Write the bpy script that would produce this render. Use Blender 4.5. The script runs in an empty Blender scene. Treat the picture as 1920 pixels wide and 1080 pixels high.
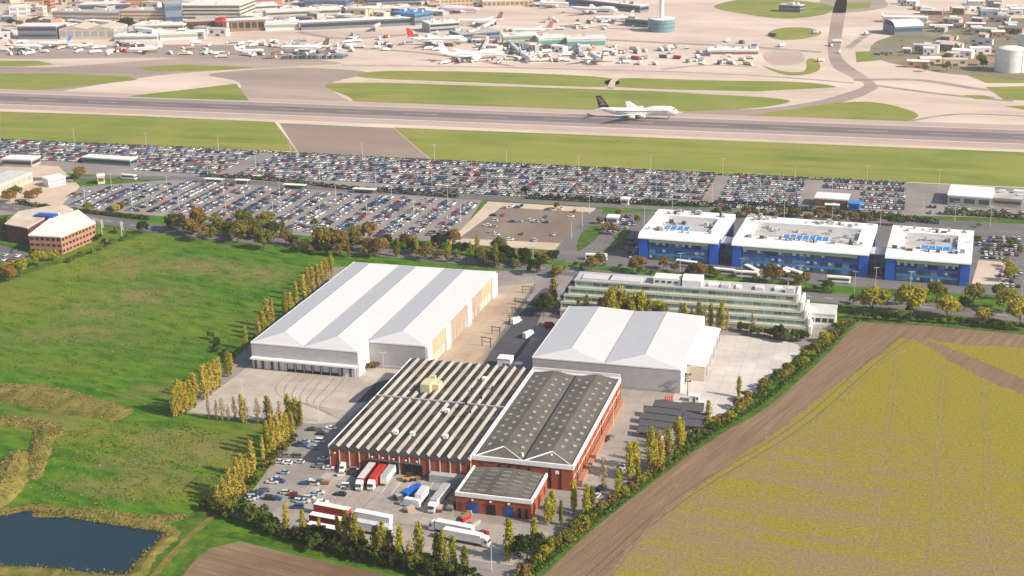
import bpy, math, random
import numpy as np
from mathutils import Vector, Matrix

# ------------------------------------------------------------------ camera, sky, sun, exposure
scene = bpy.context.scene
FPX, PITCH, ROLL, YAW, CAMH = 2588.06, .32234535, -.01989106, .28165224, 225.0

def _basis():
    f = np.array([0, math.cos(PITCH), -math.sin(PITCH)]); rt = np.array([1., 0, 0]); up = np.cross(rt, f)
    a = math.cos(ROLL) * rt + math.sin(ROLL) * up
    b = -math.sin(ROLL) * rt + math.cos(ROLL) * up
    U = np.array([math.cos(YAW), -math.sin(YAW), 0]); W = np.array([math.sin(YAW), math.cos(YAW), 0])
    g = lambda v: np.array([v @ U, v @ W, v[2]])
    return g(a), g(b), g(f)
CA, CB, CC = _basis()

cam_data = bpy.data.cameras.new('camera')
cam = bpy.data.objects.new('camera', cam_data)
scene.collection.objects.link(cam)
cam_data.sensor_width = 36.0
cam_data.lens = FPX / 1920 * 36.0
cam_data.clip_start = 1.0
cam_data.clip_end = 12000
cam.matrix_world = Matrix(((CA[0], CB[0], -CC[0], 0), (CA[1], CB[1], -CC[1], 0), (CA[2], CB[2], -CC[2], CAMH), (0, 0, 0, 1)))
scene.camera = cam

SUN_AZ, SUN_EL = math.radians(101), math.radians(34)      # azimuth clockwise from +Y
world = bpy.data.worlds.new('World'); scene.world = world; world.use_nodes = True
wn = world.node_tree.nodes; wn.clear()
sky = wn.new('ShaderNodeTexSky'); sky.sky_type = 'NISHITA'; sky.sun_disc = False
sky.sun_elevation = SUN_EL; sky.sun_rotation = SUN_AZ; sky.altitude = 200; sky.air_density = 1.0; sky.dust_density = 2.0
bg = wn.new('ShaderNodeBackground'); bg.inputs[1].default_value = 0.10
wo = wn.new('ShaderNodeOutputWorld')
world.node_tree.links.new(sky.outputs[0], bg.inputs[0]); world.node_tree.links.new(bg.outputs[0], wo.inputs[0])
sd = bpy.data.lights.new('sun', 'SUN'); sd.energy = 4.6; sd.angle = math.radians(0.6); sd.color = (1.0, .86, .70)
sun = bpy.data.objects.new('sun', sd); scene.collection.objects.link(sun)
sdir = Vector((math.sin(SUN_AZ) * math.cos(SUN_EL), math.cos(SUN_AZ) * math.cos(SUN_EL), math.sin(SUN_EL)))
sun.rotation_euler = sdir.to_track_quat('Z', 'Y').to_euler()
vs = scene.view_settings
vs.view_transform = 'Standard'; vs.look = 'None'; vs.exposure = 0.70; vs.gamma = 1.0; vs.use_curve_mapping = False
HAZE_DENSITY = 0.00011

# ------------------------------------------------------------------ helpers
rnd = random.Random(11)
COL = scene.collection

def P(px, py, z=0.0):
    """the place on the level z that a pixel of the 1920x1080 photograph shows"""
    d = CC + CA * (px - 960) / FPX - CB * (py - 540) / FPX
    t = (z - CAMH) / d[2]
    return (float(d[0] * t), float(d[1] * t))

def height(px, py, py2):
    q = P(px, py); lo, hi = 0.0, 150.0
    for _ in range(40):
        m = (lo + hi) / 2
        v = np.array([q[0], q[1], m - CAMH])
        if 540 - FPX * (v @ CB) / (v @ CC) > py2: lo = m
        else: hi = m
    return lo

def ordinal(n):
    if 10 <= n % 100 <= 20: s = 'th'
    else: s = {1: 'st', 2: 'nd', 3: 'rd'}.get(n % 10, 'th')
    return '%d%s' % (n, s)
_OW = ['first', 'second', 'third', 'fourth', 'fifth', 'sixth', 'seventh', 'eighth', 'ninth', 'tenth', 'eleventh', 'twelfth']
def ow(n):  # 1-based
    return _OW[n - 1] if n <= 12 else ordinal(n)

class MB:
    def __init__(s): s.v = []; s.f = []; s.m = []
    def poly(s, pts, mi=0):
        n = len(s.v); s.v += [tuple(p) for p in pts]; s.f.append(tuple(range(n, n + len(pts)))); s.m.append(mi); return s
    def box(s, x0, x1, y0, y1, z0, z1, mi=0, top=None):
        n = len(s.v)
        s.v += [(x0, y0, z0), (x1, y0, z0), (x1, y1, z0), (x0, y1, z0), (x0, y0, z1), (x1, y0, z1), (x1, y1, z1), (x0, y1, z1)]
        for k, q in enumerate(((3, 2, 1, 0), (4, 5, 6, 7), (0, 1, 5, 4), (1, 2, 6, 5), (2, 3, 7, 6), (3, 0, 4, 7))):
            s.f.append(tuple(n + i for i in q)); s.m.append(top if (k == 1 and top is not None) else mi)
        return s
    def frustum(s, b, t, z0, z1, mi=0, top=None):
        """b, t = (x0,x1,y0,y1)"""
        n = len(s.v)
        for (x0, x1, y0, y1), z in ((b, z0), (t, z1)):
            s.v += [(x0, y0, z), (x1, y0, z), (x1, y1, z), (x0, y1, z)]
        for k, q in enumerate(((3, 2, 1, 0), (4, 5, 6, 7), (0, 1, 5, 4), (1, 2, 6, 5), (2, 3, 7, 6), (3, 0, 4, 7))):
            s.f.append(tuple(n + i for i in q)); s.m.append(top if (k == 1 and top is not None) else mi)
        return s
    def prism(s, pl, z0, z1, mi=0, top=None):
        a = sum(pl[i][0] * pl[(i + 1) % len(pl)][1] - pl[(i + 1) % len(pl)][0] * pl[i][1] for i in range(len(pl)))
        if a < 0: pl = pl[::-1]
        n = len(s.v); k = len(pl)
        s.v += [(p[0], p[1], z0) for p in pl] + [(p[0], p[1], z1) for p in pl]
        for i in range(k):
            j = (i + 1) % k; s.f.append((n + i, n + j, n + k + j, n + k + i)); s.m.append(mi)
        s.f.append(tuple(range(n + k, n + 2 * k))); s.m.append(mi if top is None else top)
        s.f.append(tuple(range(n + k - 1, n - 1, -1))); s.m.append(mi)
        return s
    def tube(s, p0, p1, r0, r1, k=8, mi=0, cap=True):
        p0 = Vector(p0); p1 = Vector(p1); d = (p1 - p0).normalized()
        u = d.orthogonal().normalized(); w = d.cross(u); n = len(s.v)
        for p, r in ((p0, r0), (p1, r1)):
            for i in range(k):
                t = 2 * math.pi * i / k
                s.v.append(tuple(p + u * (r * math.cos(t)) + w * (r * math.sin(t))))
        for i in range(k):
            j = (i + 1) % k; s.f.append((n + i, n + j, n + k + j, n + k + i)); s.m.append(mi)
        if cap:
            s.f.append(tuple(range(n + k, n + 2 * k))); s.m.append(mi)
            s.f.append(tuple(range(n + k - 1, n - 1, -1))); s.m.append(mi)
        return s
    def rings(s, rings, mi=0, cap=True):
        """loft through rings (equal vertex count)"""
        k = len(rings[0]); n = len(s.v)
        for r in rings: s.v += [tuple(p) for p in r]
        for a in range(len(rings) - 1):
            for i in range(k):
                j = (i + 1) % k
                s.f.append((n + a * k + i, n + a * k + j, n + (a + 1) * k + j, n + (a + 1) * k + i)); s.m.append(mi)
        if cap:
            s.f.append(tuple(range(n + k - 1, n - 1, -1))); s.m.append(mi)
            e = n + (len(rings) - 1) * k; s.f.append(tuple(range(e, e + k))); s.m.append(mi)
        return s
    def mesh(s, name, mats, smooth=False):
        me = bpy.data.meshes.new(name)
        me.from_pydata(s.v, [], s.f)
        for m in (mats if isinstance(mats, (list, tuple)) else [mats]): me.materials.append(M[m])
        if any(s.m): me.polygons.foreach_set('material_index', s.m)
        if smooth: me.polygons.foreach_set('use_smooth', [True] * len(me.polygons))
        me.update(); return me
    def build(s, name, mats, parent=None, loc=(0, 0, 0), smooth=False):
        return link(name, s.mesh(name, mats, smooth), parent, loc)

def link(name, data, parent=None, loc=(0, 0, 0), rz=0.0):
    o = bpy.data.objects.new(name, data); COL.objects.link(o)
    o.location = loc
    if rz: o.rotation_euler = (0, 0, rz)
    if parent is not None: o.parent = parent
    return o

def tag(o, label=None, cat=None, group=None, kind=None):
    if label: o['label'] = label
    if cat: o['category'] = cat
    if group: o['group'] = group
    if kind: o['kind'] = kind
    return o

def thing(name, label, cat, loc=(0, 0, 0), rz=0.0, group=None):
    o = bpy.data.objects.new(name, None); COL.objects.link(o); o.empty_display_size = .5
    o.location = loc; o.rotation_euler = (0, 0, rz)
    return tag(o, label, cat, group)

def box(name, m, parent, x0, x1, y0, y1, z0, z1):
    return MB().box(x0, x1, y0, y1, z0, z1).build(name, m, parent)

# ------------------------------------------------------------------ materials
M = {}
def _new(name):
    m = bpy.data.materials.new(name); m.use_nodes = True; nt = m.node_tree; nt.nodes.clear()
    return m, nt, nt.nodes, nt.links
def _noise(nt, vec, scale, detail=4, rough=.6):
    n = nt.nodes.new('ShaderNodeTexNoise'); n.inputs['Scale'].default_value = scale
    n.inputs['Detail'].default_value = detail; n.inputs['Roughness'].default_value = rough
    nt.links.new(vec, n.inputs['Vector']); return n.outputs['Fac']
def _ramp(nt, fac, stops):
    r = nt.nodes.new('ShaderNodeValToRGB'); nt.links.new(fac, r.inputs[0]); e = r.color_ramp.elements
    while len(e) < len(stops): e.new(.5)
    for k, (p, c) in enumerate(stops):
        e[k].position = p; e[k].color = (*c, 1) if len(c) == 3 else c
    return r.outputs[0]
def _mix(nt, fac, a, b, typ='MIX'):
    n = nt.nodes.new('ShaderNodeMix'); n.data_type = 'RGBA'; n.blend_type = typ
    for s, v in ((0, fac), (6, a), (7, b)):
        if isinstance(v, (int, float)): n.inputs[s].default_value = v
        elif isinstance(v, tuple): n.inputs[s].default_value = (*v, 1)
        else: nt.links.new(v, n.inputs[s])
    return n.outputs[2]
def _math(nt, op, a, b=None, c=None):
    n = nt.nodes.new('ShaderNodeMath'); n.operation = op
    for k, v in enumerate((a, b, c)):
        if v is None: continue
        if isinstance(v, (int, float)): n.inputs[k].default_value = v
        else: nt.links.new(v, n.inputs[k])
    return n.outputs[0]
def _coord(nt, scale=(1, 1, 1), rot=0.0, kind='Object'):
    t = nt.nodes.new('ShaderNodeTexCoord'); src = t.outputs[kind]
    for key, val in (('Rotation', (0, 0, rot)), ('Scale', scale)):      # turn first, then stretch
        mp = nt.nodes.new('ShaderNodeMapping'); mp.inputs[key].default_value = val
        nt.links.new(src, mp.inputs[0]); src = mp.outputs[0]
    return src
def _finish(m, nt, col, rough=.85, spec=.25, metal=0, bump=None, bstr=.3, bdist=.1, trans=0):
    p = nt.nodes.new('ShaderNodeBsdfPrincipled'); o = nt.nodes.new('ShaderNodeOutputMaterial')
    if isinstance(col, tuple): p.inputs['Base Color'].default_value = (*col, 1)
    else: nt.links.new(col, p.inputs['Base Color'])
    p.inputs['Roughness'].default_value = rough; p.inputs['Specular IOR Level'].default_value = spec
    p.inputs['Metallic'].default_value = metal
    if bump is not None:
        b = nt.nodes.new('ShaderNodeBump'); b.inputs['Strength'].default_value = bstr; b.inputs['Distance'].default_value = bdist
        nt.links.new(bump, b.inputs['Height']); nt.links.new(b.outputs[0], p.inputs['Normal'])
    nt.links.new(p.outputs[0], o.inputs[0]); M[m.name] = m; return m

def plain(name, col, rough=.75, var=.18, scale=.35, spec=.25, metal=0, stretch=(1, 1, 1), obj_var=0.0, bstr=0.0):
    m, nt, N, L = _new(name)
    v = _coord(nt, stretch)
    f = _noise(nt, v, scale, 5, .65)
    lo = tuple(max(0, c * (1 - var)) for c in col); hi = tuple(min(1, c * (1 + var)) for c in col)
    c = _ramp(nt, f, [(.3, lo), (.7, hi)])
    if obj_var:
        oi = N.new('ShaderNodeObjectInfo')
        k = _math(nt, 'MULTIPLY_ADD', oi.outputs['Random'], 2 * obj_var, 1 - obj_var)
        cm = N.new('ShaderNodeVectorMath'); cm.operation = 'SCALE'
        L.new(c, cm.inputs[0]); L.new(k, cm.inputs[3]); c = cm.outputs[0]
    return _finish(m, nt, c, rough, spec, metal, f if bstr else None, bstr)

def leafmat(name, c1, c2, trans=.3):
    """foliage: hue varies by tree and by leaf clump"""
    m, nt, N, L = _new(name)
    oi = N.new('ShaderNodeObjectInfo'); ge = N.new('ShaderNodeNewGeometry')
    c = _mix(nt, oi.outputs['Random'], c1, c2)
    k = _math(nt, 'MULTIPLY_ADD', ge.outputs['Random Per Island'], .9, .55)
    cm = N.new('ShaderNodeVectorMath'); cm.operation = 'SCALE'; L.new(c, cm.inputs[0]); L.new(k, cm.inputs[3])
    d = N.new('ShaderNodeBsdfDiffuse'); t = N.new('ShaderNodeBsdfTranslucent'); mx = N.new('ShaderNodeMixShader')
    L.new(cm.outputs[0], d.inputs[0]); L.new(cm.outputs[0], t.inputs[0]); mx.inputs[0].default_value = trans
    L.new(d.outputs[0], mx.inputs[1]); L.new(t.outputs[0], mx.inputs[2])
    o = N.new('ShaderNodeOutputMaterial'); L.new(mx.outputs[0], o.inputs[0]); M[name] = m

MEADOW_DRY = [(*P(px, py), rx, ry, a) for px, py, rx, ry, a in ((240, 500, 26, 30, .9), (370, 500, 40, 22, 1.0), (480, 515, 30, 24, .9), (270, 555, 40, 26, .9), (180, 590, 30, 22, .7), (140, 620, 34, 22, .7), (60, 630, 30, 24, .5), (330, 830, 30, 16, .8), (240, 870, 26, 12, .8), (300, 900, 26, 14, .9), (200, 915, 28, 10, .9), (370, 855, 26, 14, .8), (300, 735, 24, 14, .6), (100, 790, 36, 12, .7))]
MEADOW_YELLOW = [(*P(px, py), rx, ry, a) for px, py, rx, ry, a in ((20, 560, 70, 60, 1.0), (150, 500, 60, 60, .9), (230, 455, 50, 40, .8), (350, 610, 70, 40, .45), (420, 830, 40, 34, .9), (180, 815, 60, 20, .9), (330, 925, 40, 14, .8), (100, 680, 70, 24, .5))]

# --- ground materials
def ground_mats():
    # rough meadow: lush green with dry straw patches
    m, nt, N, L = _new('meadow_grass'); v = _coord(nt)
    big = _noise(nt, v, .018, 3, .55); mid = _noise(nt, _coord(nt, (.6, 1.6, 1), .3), .12, 5, .7); fine = _noise(nt, v, .9, 4, .75)
    g = _ramp(nt, mid, [(.32, (.020, .082, .006)), (.48, (.056, .158, .010)), (.66, (.125, .220, .016))])
    dry = _ramp(nt, fine, [(.35, (.075, .080, .022)), (.65, (.21, .16, .07))])
    k = _math(nt, 'MULTIPLY', _ramp(nt, big, [(.52, (0, 0, 0)), (.66, (1, 1, 1))]), _ramp(nt, mid, [(.42, (.05, .05, .05)), (.58, (.95, .95, .95))]))
    def patch(x, y, rx, ry, amount):
        mp = N.new('ShaderNodeMapping'); mp.vector_type = 'TEXTURE'; mp.inputs['Location'].default_value = (x, y, 0); mp.inputs['Scale'].default_value = (rx, ry, 50)
        tc = N.new('ShaderNodeTexCoord'); L.new(tc.outputs['Object'], mp.inputs[0])
        gr = N.new('ShaderNodeTexGradient'); gr.gradient_type = 'SPHERICAL'; L.new(mp.outputs[0], gr.inputs[0]); return _math(nt, 'MULTIPLY', gr.outputs['Fac'], amount)
    pk = None
    for (x, y, rx, ry, a) in MEADOW_DRY:
        q = patch(x, y, rx, ry, a); pk = q if pk is None else _math(nt, 'MAXIMUM', pk, q)
    brk = _ramp(nt, _noise(nt, v, .09, 6, .75), [(.36, (0, 0, 0)), (.62, (1, 1, 1))])
    pk = _math(nt, 'MINIMUM', _math(nt, 'MULTIPLY', _math(nt, 'MULTIPLY', pk, brk), 1.4), .85)
    yk = None
    for (x, y, rx, ry, a) in MEADOW_YELLOW:
        q = patch(x, y, rx, ry, a); yk = q if yk is None else _math(nt, 'MAXIMUM', yk, q)
    yk = _math(nt, 'MULTIPLY', yk, _ramp(nt, mid, [(.3, (.35, .35, .35)), (.6, (1, 1, 1))]))
    c = _mix(nt, yk, g, _ramp(nt, fine, [(.35, (.155, .185, .020)), (.65, (.265, .255, .036))]))
    c = _mix(nt, _math(nt, 'MULTIPLY', k, .45), c, dry)
    c = _mix(nt, pk, c, _ramp(nt, fine, [(.3, (.15, .125, .04)), (.68, (.33, .24, .115))]))
    c = _mix(nt, _math(nt, 'MULTIPLY', fine, .22), c, (.022, .06, .008))
    _finish(m, nt, c, .95, .1, bump=fine, bstr=.9, bdist=.5)
    # short straw coloured grass of the banks
    m, nt, N, L = _new('dry_grass'); v = _coord(nt)
    a = _noise(nt, v, .15, 5, .7); b = _noise(nt, v, 1.3, 4, .7)
    c = _ramp(nt, a, [(.32, (.075, .105, .018)), (.5, (.185, .155, .042)), (.68, (.30, .225, .075))])
    c = _mix(nt, _math(nt, 'MULTIPLY', b, .5), c, (.09, .10, .02))
    _finish(m, nt, c, .95, .1, bump=b, bstr=.9, bdist=.4)
    # mown airfield grass
    m, nt, N, L = _new('airfield_grass'); v = _coord(nt)
    a = _noise(nt, v, .012, 4, .6); b = _noise(nt, _coord(nt, (.15, 1.5, 1)), .05, 4, .6); d = _noise(nt, v, .25, 3, .7)
    c = _ramp(nt, a, [(.3, (.115, .180, .026)), (.5, (.195, .240, .042)), (.7, (.285, .270, .070))])
    c = _mix(nt, _ramp(nt, b, [(.46, (0, 0, 0)), (.62, (.75, .75, .75))]), c, (.29, .265, .07))
    c = _mix(nt, _math(nt, 'MULTIPLY', d, .35), c, (.10, .14, .02))
    _finish(m, nt, c, .95, .1)
    # lush strip
    m, nt, N, L = _new('verge_grass'); v = _coord(nt)
    a = _noise(nt, v, .2, 4, .7); b = _noise(nt, v, 1.5, 3, .7)
    c = _ramp(nt, a, [(.3, (.028, .075, .008)), (.5, (.062, .125, .014)), (.72, (.13, .165, .03))])
    _finish(m, nt, c, .95, .1, bump=b, bstr=.9, bdist=.4)
    # ploughed soil of the right hand field: combed along the hedge
    for nm, rot in (('field_soil', math.radians(18.6)), ('plough_soil', math.radians(100))):
        m, nt, N, L = _new(nm)
        v = _coord(nt, (1.0, .05, 1), rot); w = _coord(nt)
        a = _noise(nt, v, .55, 4, .65); b = _noise(nt, w, .02, 4, .6); d = _noise(nt, w, 1.1, 4, .7)
        c = _ramp(nt, a, [(.3, (.165, .112, .068)), (.5, (.225, .158, .100)), (.7, (.290, .210, .138))])
        c = _mix(nt, _ramp(nt, b, [(.4, (0, 0, 0)), (.65, (.6, .6, .6))]), c, (.185, .130, .080) if nm == 'field_soil' else (.10, .06, .035))
        c = _mix(nt, _math(nt, 'MULTIPLY', d, .3), c, (.10, .065, .04))
        _finish(m, nt, c, .95, .1, bump=d, bstr=.8, bdist=.3)
    # sprouting crop over soil: drill rows across, patches
    m, nt, N, L = _new('crop_rows')
    w = _coord(nt)
    row = _noise(nt, _coord(nt, (.02, 1.0, 1), math.radians(3)), .42, 4, .7); row2 = _noise(nt, _coord(nt, (1.0, .03, 1)), .8, 3, .6)
    pat = _noise(nt, w, .011, 4, .6); fine = _noise(nt, w, .8, 5, .75)
    sp = N.new('ShaderNodeSeparateXYZ'); t = N.new('ShaderNodeTexCoord'); L.new(t.outputs['Object'], sp.inputs[0])
    far = N.new('ShaderNodeMapRange'); far.inputs[1].default_value = 430; far.inputs[2].default_value = 530; L.new(sp.outputs[1], far.inputs[0])
    s = _math(nt, 'ADD', _math(nt, 'MULTIPLY', row, .95), _math(nt, 'MULTIPLY', pat, .45))
    s = _math(nt, 'ADD', s, _math(nt, 'MULTIPLY', row2, .22))
    s = _math(nt, 'ADD', s, _math(nt, 'MULTIPLY', fine, .28))
    s = _math(nt, 'MULTIPLY_ADD', far.outputs[0], .16, s)
    soil = _ramp(nt, fine, [(.3, (.175, .132, .068)), (.7, (.275, .210, .115))])
    crop = _ramp(nt, fine, [(.3, (.150, .148, .012)), (.7, (.300, .265, .022))])
    k = _ramp(nt, s, [(.93, (.06, .06, .06)), (1.32, (.86, .86, .86))])
    _finish(m, nt, _mix(nt, k, soil, crop), .95, .1, bump=fine, bstr=.7, bdist=.3)
    # concretes and tarmacs
    def paving(name, lo, mid, hi, sc=.03, str_=(1, 1, 1), joint=0, stain=(.1, .09, .085), sk=.35):
        m, nt, N, L = _new(name); v = _coord(nt, str_); w = _coord(nt)
        a = _noise(nt, v, sc, 5, .65); b = _noise(nt, w, .7, 4, .7); st = _noise(nt, _coord(nt, (.5, 1.4, 1)), sc * 3.1, 4, .7)
        c = _ramp(nt, a, [(.3, lo), (.5, mid), (.7, hi)])
        c = _mix(nt, _ramp(nt, st, [(.52, (0, 0, 0)), (.75, (sk, sk, sk))]), c, stain)
        c = _mix(nt, _math(nt, 'MULTIPLY', b, .18), c, lo)
        if joint:
            br = N.new('ShaderNodeTexBrick'); br.offset = 0; br.inputs['Scale'].default_value = 1.0
            br.inputs['Brick Width'].default_value = joint; br.inputs['Row Height'].default_value = joint
            br.inputs['Mortar Size'].default_value = .07; br.inputs['Mortar Smooth'].default_value = .1
            br.inputs['Color1'].default_value = (1, 1, 1, 1); br.inputs['Color2'].default_value = (.9, .9, .9, 1); br.inputs['Mortar'].default_value = (.62, .6, .58, 1)
            L.new(w, br.inputs['Vector']); c = _mix(nt, 1.0, c, br.outputs[0], 'MULTIPLY')
        _finish(m, nt, c, .88, .2, bump=b, bstr=.15, bdist=.05)
    paving('apron_concrete', (.44, .35, .29), (.58, .48, .40), (.68, .585, .50), .0065, (.6, 1.5, 1), joint=0, stain=(.33, .285, .26), sk=.6)
    paving('taxi_asphalt', (.25, .20, .175), (.325, .26, .225), (.43, .345, .29), .012, (.25, 1, 1), stain=(.14, .125, .125))
    paving('runway_rubber', (.12, .105, .11), (.155, .135, .138), (.19, .165, .165), .02, (.05, 1, 1), stain=(.09, .08, .085), sk=.7)
    paving('runway_asphalt', (.24, .195, .18), (.285, .23, .21), (.33, .27, .245), .02, (.08, 1, 1), stain=(.20, .165, .155), sk=.6)
    paving('runway_shoulder', (.36, .28, .25), (.43, .335, .295), (.50, .395, .345), .02, (.1, 1, 1), stain=(.23, .19, .18))
    paving('sand_brown', (.215, .17, .14), (.255, .20, .165), (.30, .235, .19), .02, (.2, 1, 1), stain=(.17, .135, .115))
    paving('yard_concrete', (.27, .245, .215), (.345, .315, .28), (.43, .395, .35), .03, joint=6.0, stain=(.17, .145, .12), sk=.75)
    paving('pale_yard', (.44, .41, .37), (.55, .52, .48), (.64, .61, .57), .035, joint=6.0, stain=(.42, .39, .345))
    paving('warm_yard', (.33, .30, .26), (.42, .385, .335), (.50, .46, .405), .03, joint=6.0, stain=(.24, .205, .165), sk=.6)
    paving('pink_yard', (.33, .26, .195), (.41, .33, .25), (.49, .395, .31), .04, joint=6.0, stain=(.34, .27, .21))
    paving('estate_tarmac', (.19, .175, .165), (.245, .225, .21), (.31, .29, .27), .04, stain=(.14, .125, .12))
    paving('road_asphalt', (.11, .105, .11), (.145, .14, .145), (.19, .18, .18), .05, (.3, 1, 1), stain=(.09, .085, .09))
    paving('dark_asphalt', (.05, .052, .062), (.07, .072, .085), (.095, .097, .11), .06, stain=(.04, .04, .05))
    paving('car_park_tarmac', (.19, .17, .16), (.245, .222, .208), (.30, .272, .25), .03, stain=(.12, .11, .11))
    paving('lot_gravel', (.155, .125, .10), (.19, .155, .125), (.235, .19, .155), .03, (1, .3, 1), stain=(.12, .10, .08))
    paving('sandy_edge', (.42, .34, .26), (.51, .42, .33), (.58, .48, .385), .04, stain=(.33, .27, .21))
    paving('bare_earth', (.20, .135, .085), (.28, .195, .125), (.36, .27, .18), .03, stain=(.12, .09, .06))
    paving('land_mixed', (.13, .14, .06), (.20, .18, .12), (.27, .23, .17), .015, stain=(.11, .13, .05))
    # water
    m, nt, N, L = _new('pond_water'); v = _coord(nt)
    a = _noise(nt, v, .02, 3, .5); b = _noise(nt, _coord(nt, (1, .4, 1), .5), .8, 4, .6)
    c = _ramp(nt, a, [(.35, (.006, .020, .028)), (.65, (.010, .030, .038))])
    _finish(m, nt, c, .12, .5, bump=b, bstr=.12, bdist=.05)
ground_mats()

for args in (
    ('white_cladding', (.68, .68, .67)), ('grey_cladding', (.40, .40, .405)), ('pale_grey', (.52, .52, .52)), ('mid_grey', (.34, .34, .35)),
    ('dark_grey', (.085, .085, .09)), ('black', (.018, .018, .02)), ('cream_panel', (.54, .48, .38)), ('tan_panel', (.36, .29, .225)), ('orange_panel', (.46, .36, .245)),
    ('yellow_paint', (.56, .50, .32)), ('white_paint', (.74, .74, .72)), ('blue_paint', (.014, .12, .52)), ('deep_blue', (.018, .075, .30)), ('sky_blue', (.04, .22, .55)),
    ('green_spandrel', (.47, .54, .44)), ('mint_wall', (.59, .58, .46)), ('stone_wall', (.52, .47, .40)), ('buff_wall', (.58, .48, .34)), ('terracotta', (.50, .24, .13)),
    ('brown_wall', (.26, .17, .12)), ('red_paint', (.42, .035, .03)), ('dark_red', (.20, .018, .025)), ('bright_red', (.58, .05, .04)), ('pink_wall', (.55, .38, .33)),
    ('teal', (.10, .30, .28)), ('slate', (.17, .20, .25)), ('steel', (.36, .37, .38)), ('rust', (.25, .11, .06)), ('timber', (.36, .25, .15)), ('gold', (.62, .38, .06)),
    ('orange_machine', (.55, .25, .04)), ('navy', (.015, .02, .06)), ('lilac', (.62, .52, .62))):
    plain(args[0], args[1], .6, .10, .25)
m, nt, N, L = _new('roof_white')      # profiled sheet: faint seams across, dirt streaks down the fall
st = _noise(nt, _coord(nt, (.06, 1, 1)), .9, 5, .7); bl = _noise(nt, _coord(nt), .05, 4, .6)
wv = N.new('ShaderNodeTexWave'); wv.wave_type = 'BANDS'; wv.bands_direction = 'Y'; wv.inputs['Scale'].default_value = .32; L.new(_coord(nt), wv.inputs[0])
c = _ramp(nt, st, [(.3, (.47, .485, .505)), (.6, (.525, .54, .555)), (.75, (.56, .57, .575))])
c = _mix(nt, _ramp(nt, bl, [(.45, (0, 0, 0)), (.7, (.3, .3, .3))]), c, (.52, .52, .515))
c = _mix(nt, _ramp(nt, wv.outputs['Fac'], [(.90, (0, 0, 0)), (.99, (.35, .35, .35))]), c, (.46, .47, .49))
_finish(m, nt, c, .55, .3)
plain('roof_cream', (.74, .71, .64), .6, .08, .08)
plain('roof_felt', (.112, .104, .092), .9, .30, .12, stretch=(1, .5, 1))
plain('roof_fibre', (.315, .30, .268), .8, .22, .35, stretch=(1, .12, 1), obj_var=.10)
plain('roof_grey', (.40, .39, .38), .8, .2, .15)
plain('roof_tan', (.52, .44, .36), .8, .2, .1)
plain('brick_red', (.30, .080, .040), .9, .22, .5)
plain('brick_orange', (.36, .185, .115), .9, .18, .4)
plain('brick_dark', (.17, .055, .04), .9, .2, .5)
plain('rooflight', (.30, .29, .26), .45, .15, .6, obj_var=.15)
plain('old_rooflight', (.20, .195, .175), .6, .25, .6, obj_var=.25)
plain('glass_dark', (.035, .045, .05), .15, .3, .2, spec=.6, obj_var=.5)
plain('glass_teal', (.11, .20, .21), .15, .3, .2, spec=.6, obj_var=.5)
plain('glass_blue', (.05, .11, .19), .15, .3, .2, spec=.6, obj_var=.5)
plain('glass_saw', (.062, .057, .048), .7, .45, .2, spec=.15, obj_var=.6)
plain('tyre', (.02, .02, .02), .9, .1)
plain('bark', (.11, .085, .06), .95, .3, 2.0)
plain('pale_bark', (.30, .25, .19), .95, .25, 2.0)
plain('lamp_metal', (.55, .54, .50), .5, .05)
for nm, c in (('car_silver', (.50, .51, .52)), ('car_white', (.78, .78, .76)), ('car_black', (.022, .022, .026)), ('car_blue', (.03, .07, .22)), ('car_red', (.34, .025, .03)),
              ('car_grey', (.16, .165, .175)), ('car_green', (.03, .10, .07)), ('car_gold', (.42, .34, .22)), ('car_lightblue', (.26, .38, .48))):
    plain(nm, c, .28, .03, .5, spec=.5)
leafmat('leaf_gold', (.42, .32, .065), (.48, .41, .09), .45)
leafmat('leaf_yellowgreen', (.29, .29, .03), (.44, .38, .05), .45)
leafmat('leaf_olive', (.15, .165, .026), (.26, .235, .04), .4)
leafmat('leaf_green', (.05, .095, .018), (.11, .145, .025))
leafmat('leaf_dark', (.025, .045, .014), (.055, .065, .018))
leafmat('leaf_brown', (.19, .135, .05), (.26, .165, .05))
leafmat('leaf_orange', (.25, .14, .035), (.30, .19, .045))
leafmat('leaf_bare', (.28, .20, .10), (.34, .25, .13), .2)
leafmat('straw_tuft', (.19, .165, .05), (.30, .235, .09), .3)
leafmat('green_tuft', (.05, .12, .014), (.10, .165, .022), .3)
# ------------------------------------------------------------------ the ground
def smooth_loop(pts, sub=5):
    out = []; n = len(pts)
    for i in range(n):
        p0, p1, p2, p3 = (np.array(pts[(i + k) % n], float) for k in (-1, 0, 1, 2))
        for s in range(sub):
            t = s / sub
            out.append(tuple(.5 * ((2 * p1) + (-p0 + p2) * t + (2 * p0 - 5 * p1 + 4 * p2 - p3) * t * t + (-p0 + 3 * p1 - 3 * p2 + p3) * t ** 3)))
    return out
def smooth_line(pts, sub=6):
    q = [pts[0]] + list(pts) + [pts[-1]]; out = []
    for i in range(1, len(q) - 2):
        p0, p1, p2, p3 = (np.array(q[i + k], float) for k in (-1, 0, 1, 2))
        for s in range(sub):
            t = s / sub
            out.append(tuple(.5 * ((2 * p1) + (-p0 + p2) * t + (2 * p0 - 5 * p1 + 4 * p2 - p3) * t * t + (-p0 + 3 * p1 - 3 * p2 + p3) * t ** 3)))
    out.append(tuple(pts[-1])); return out

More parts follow.
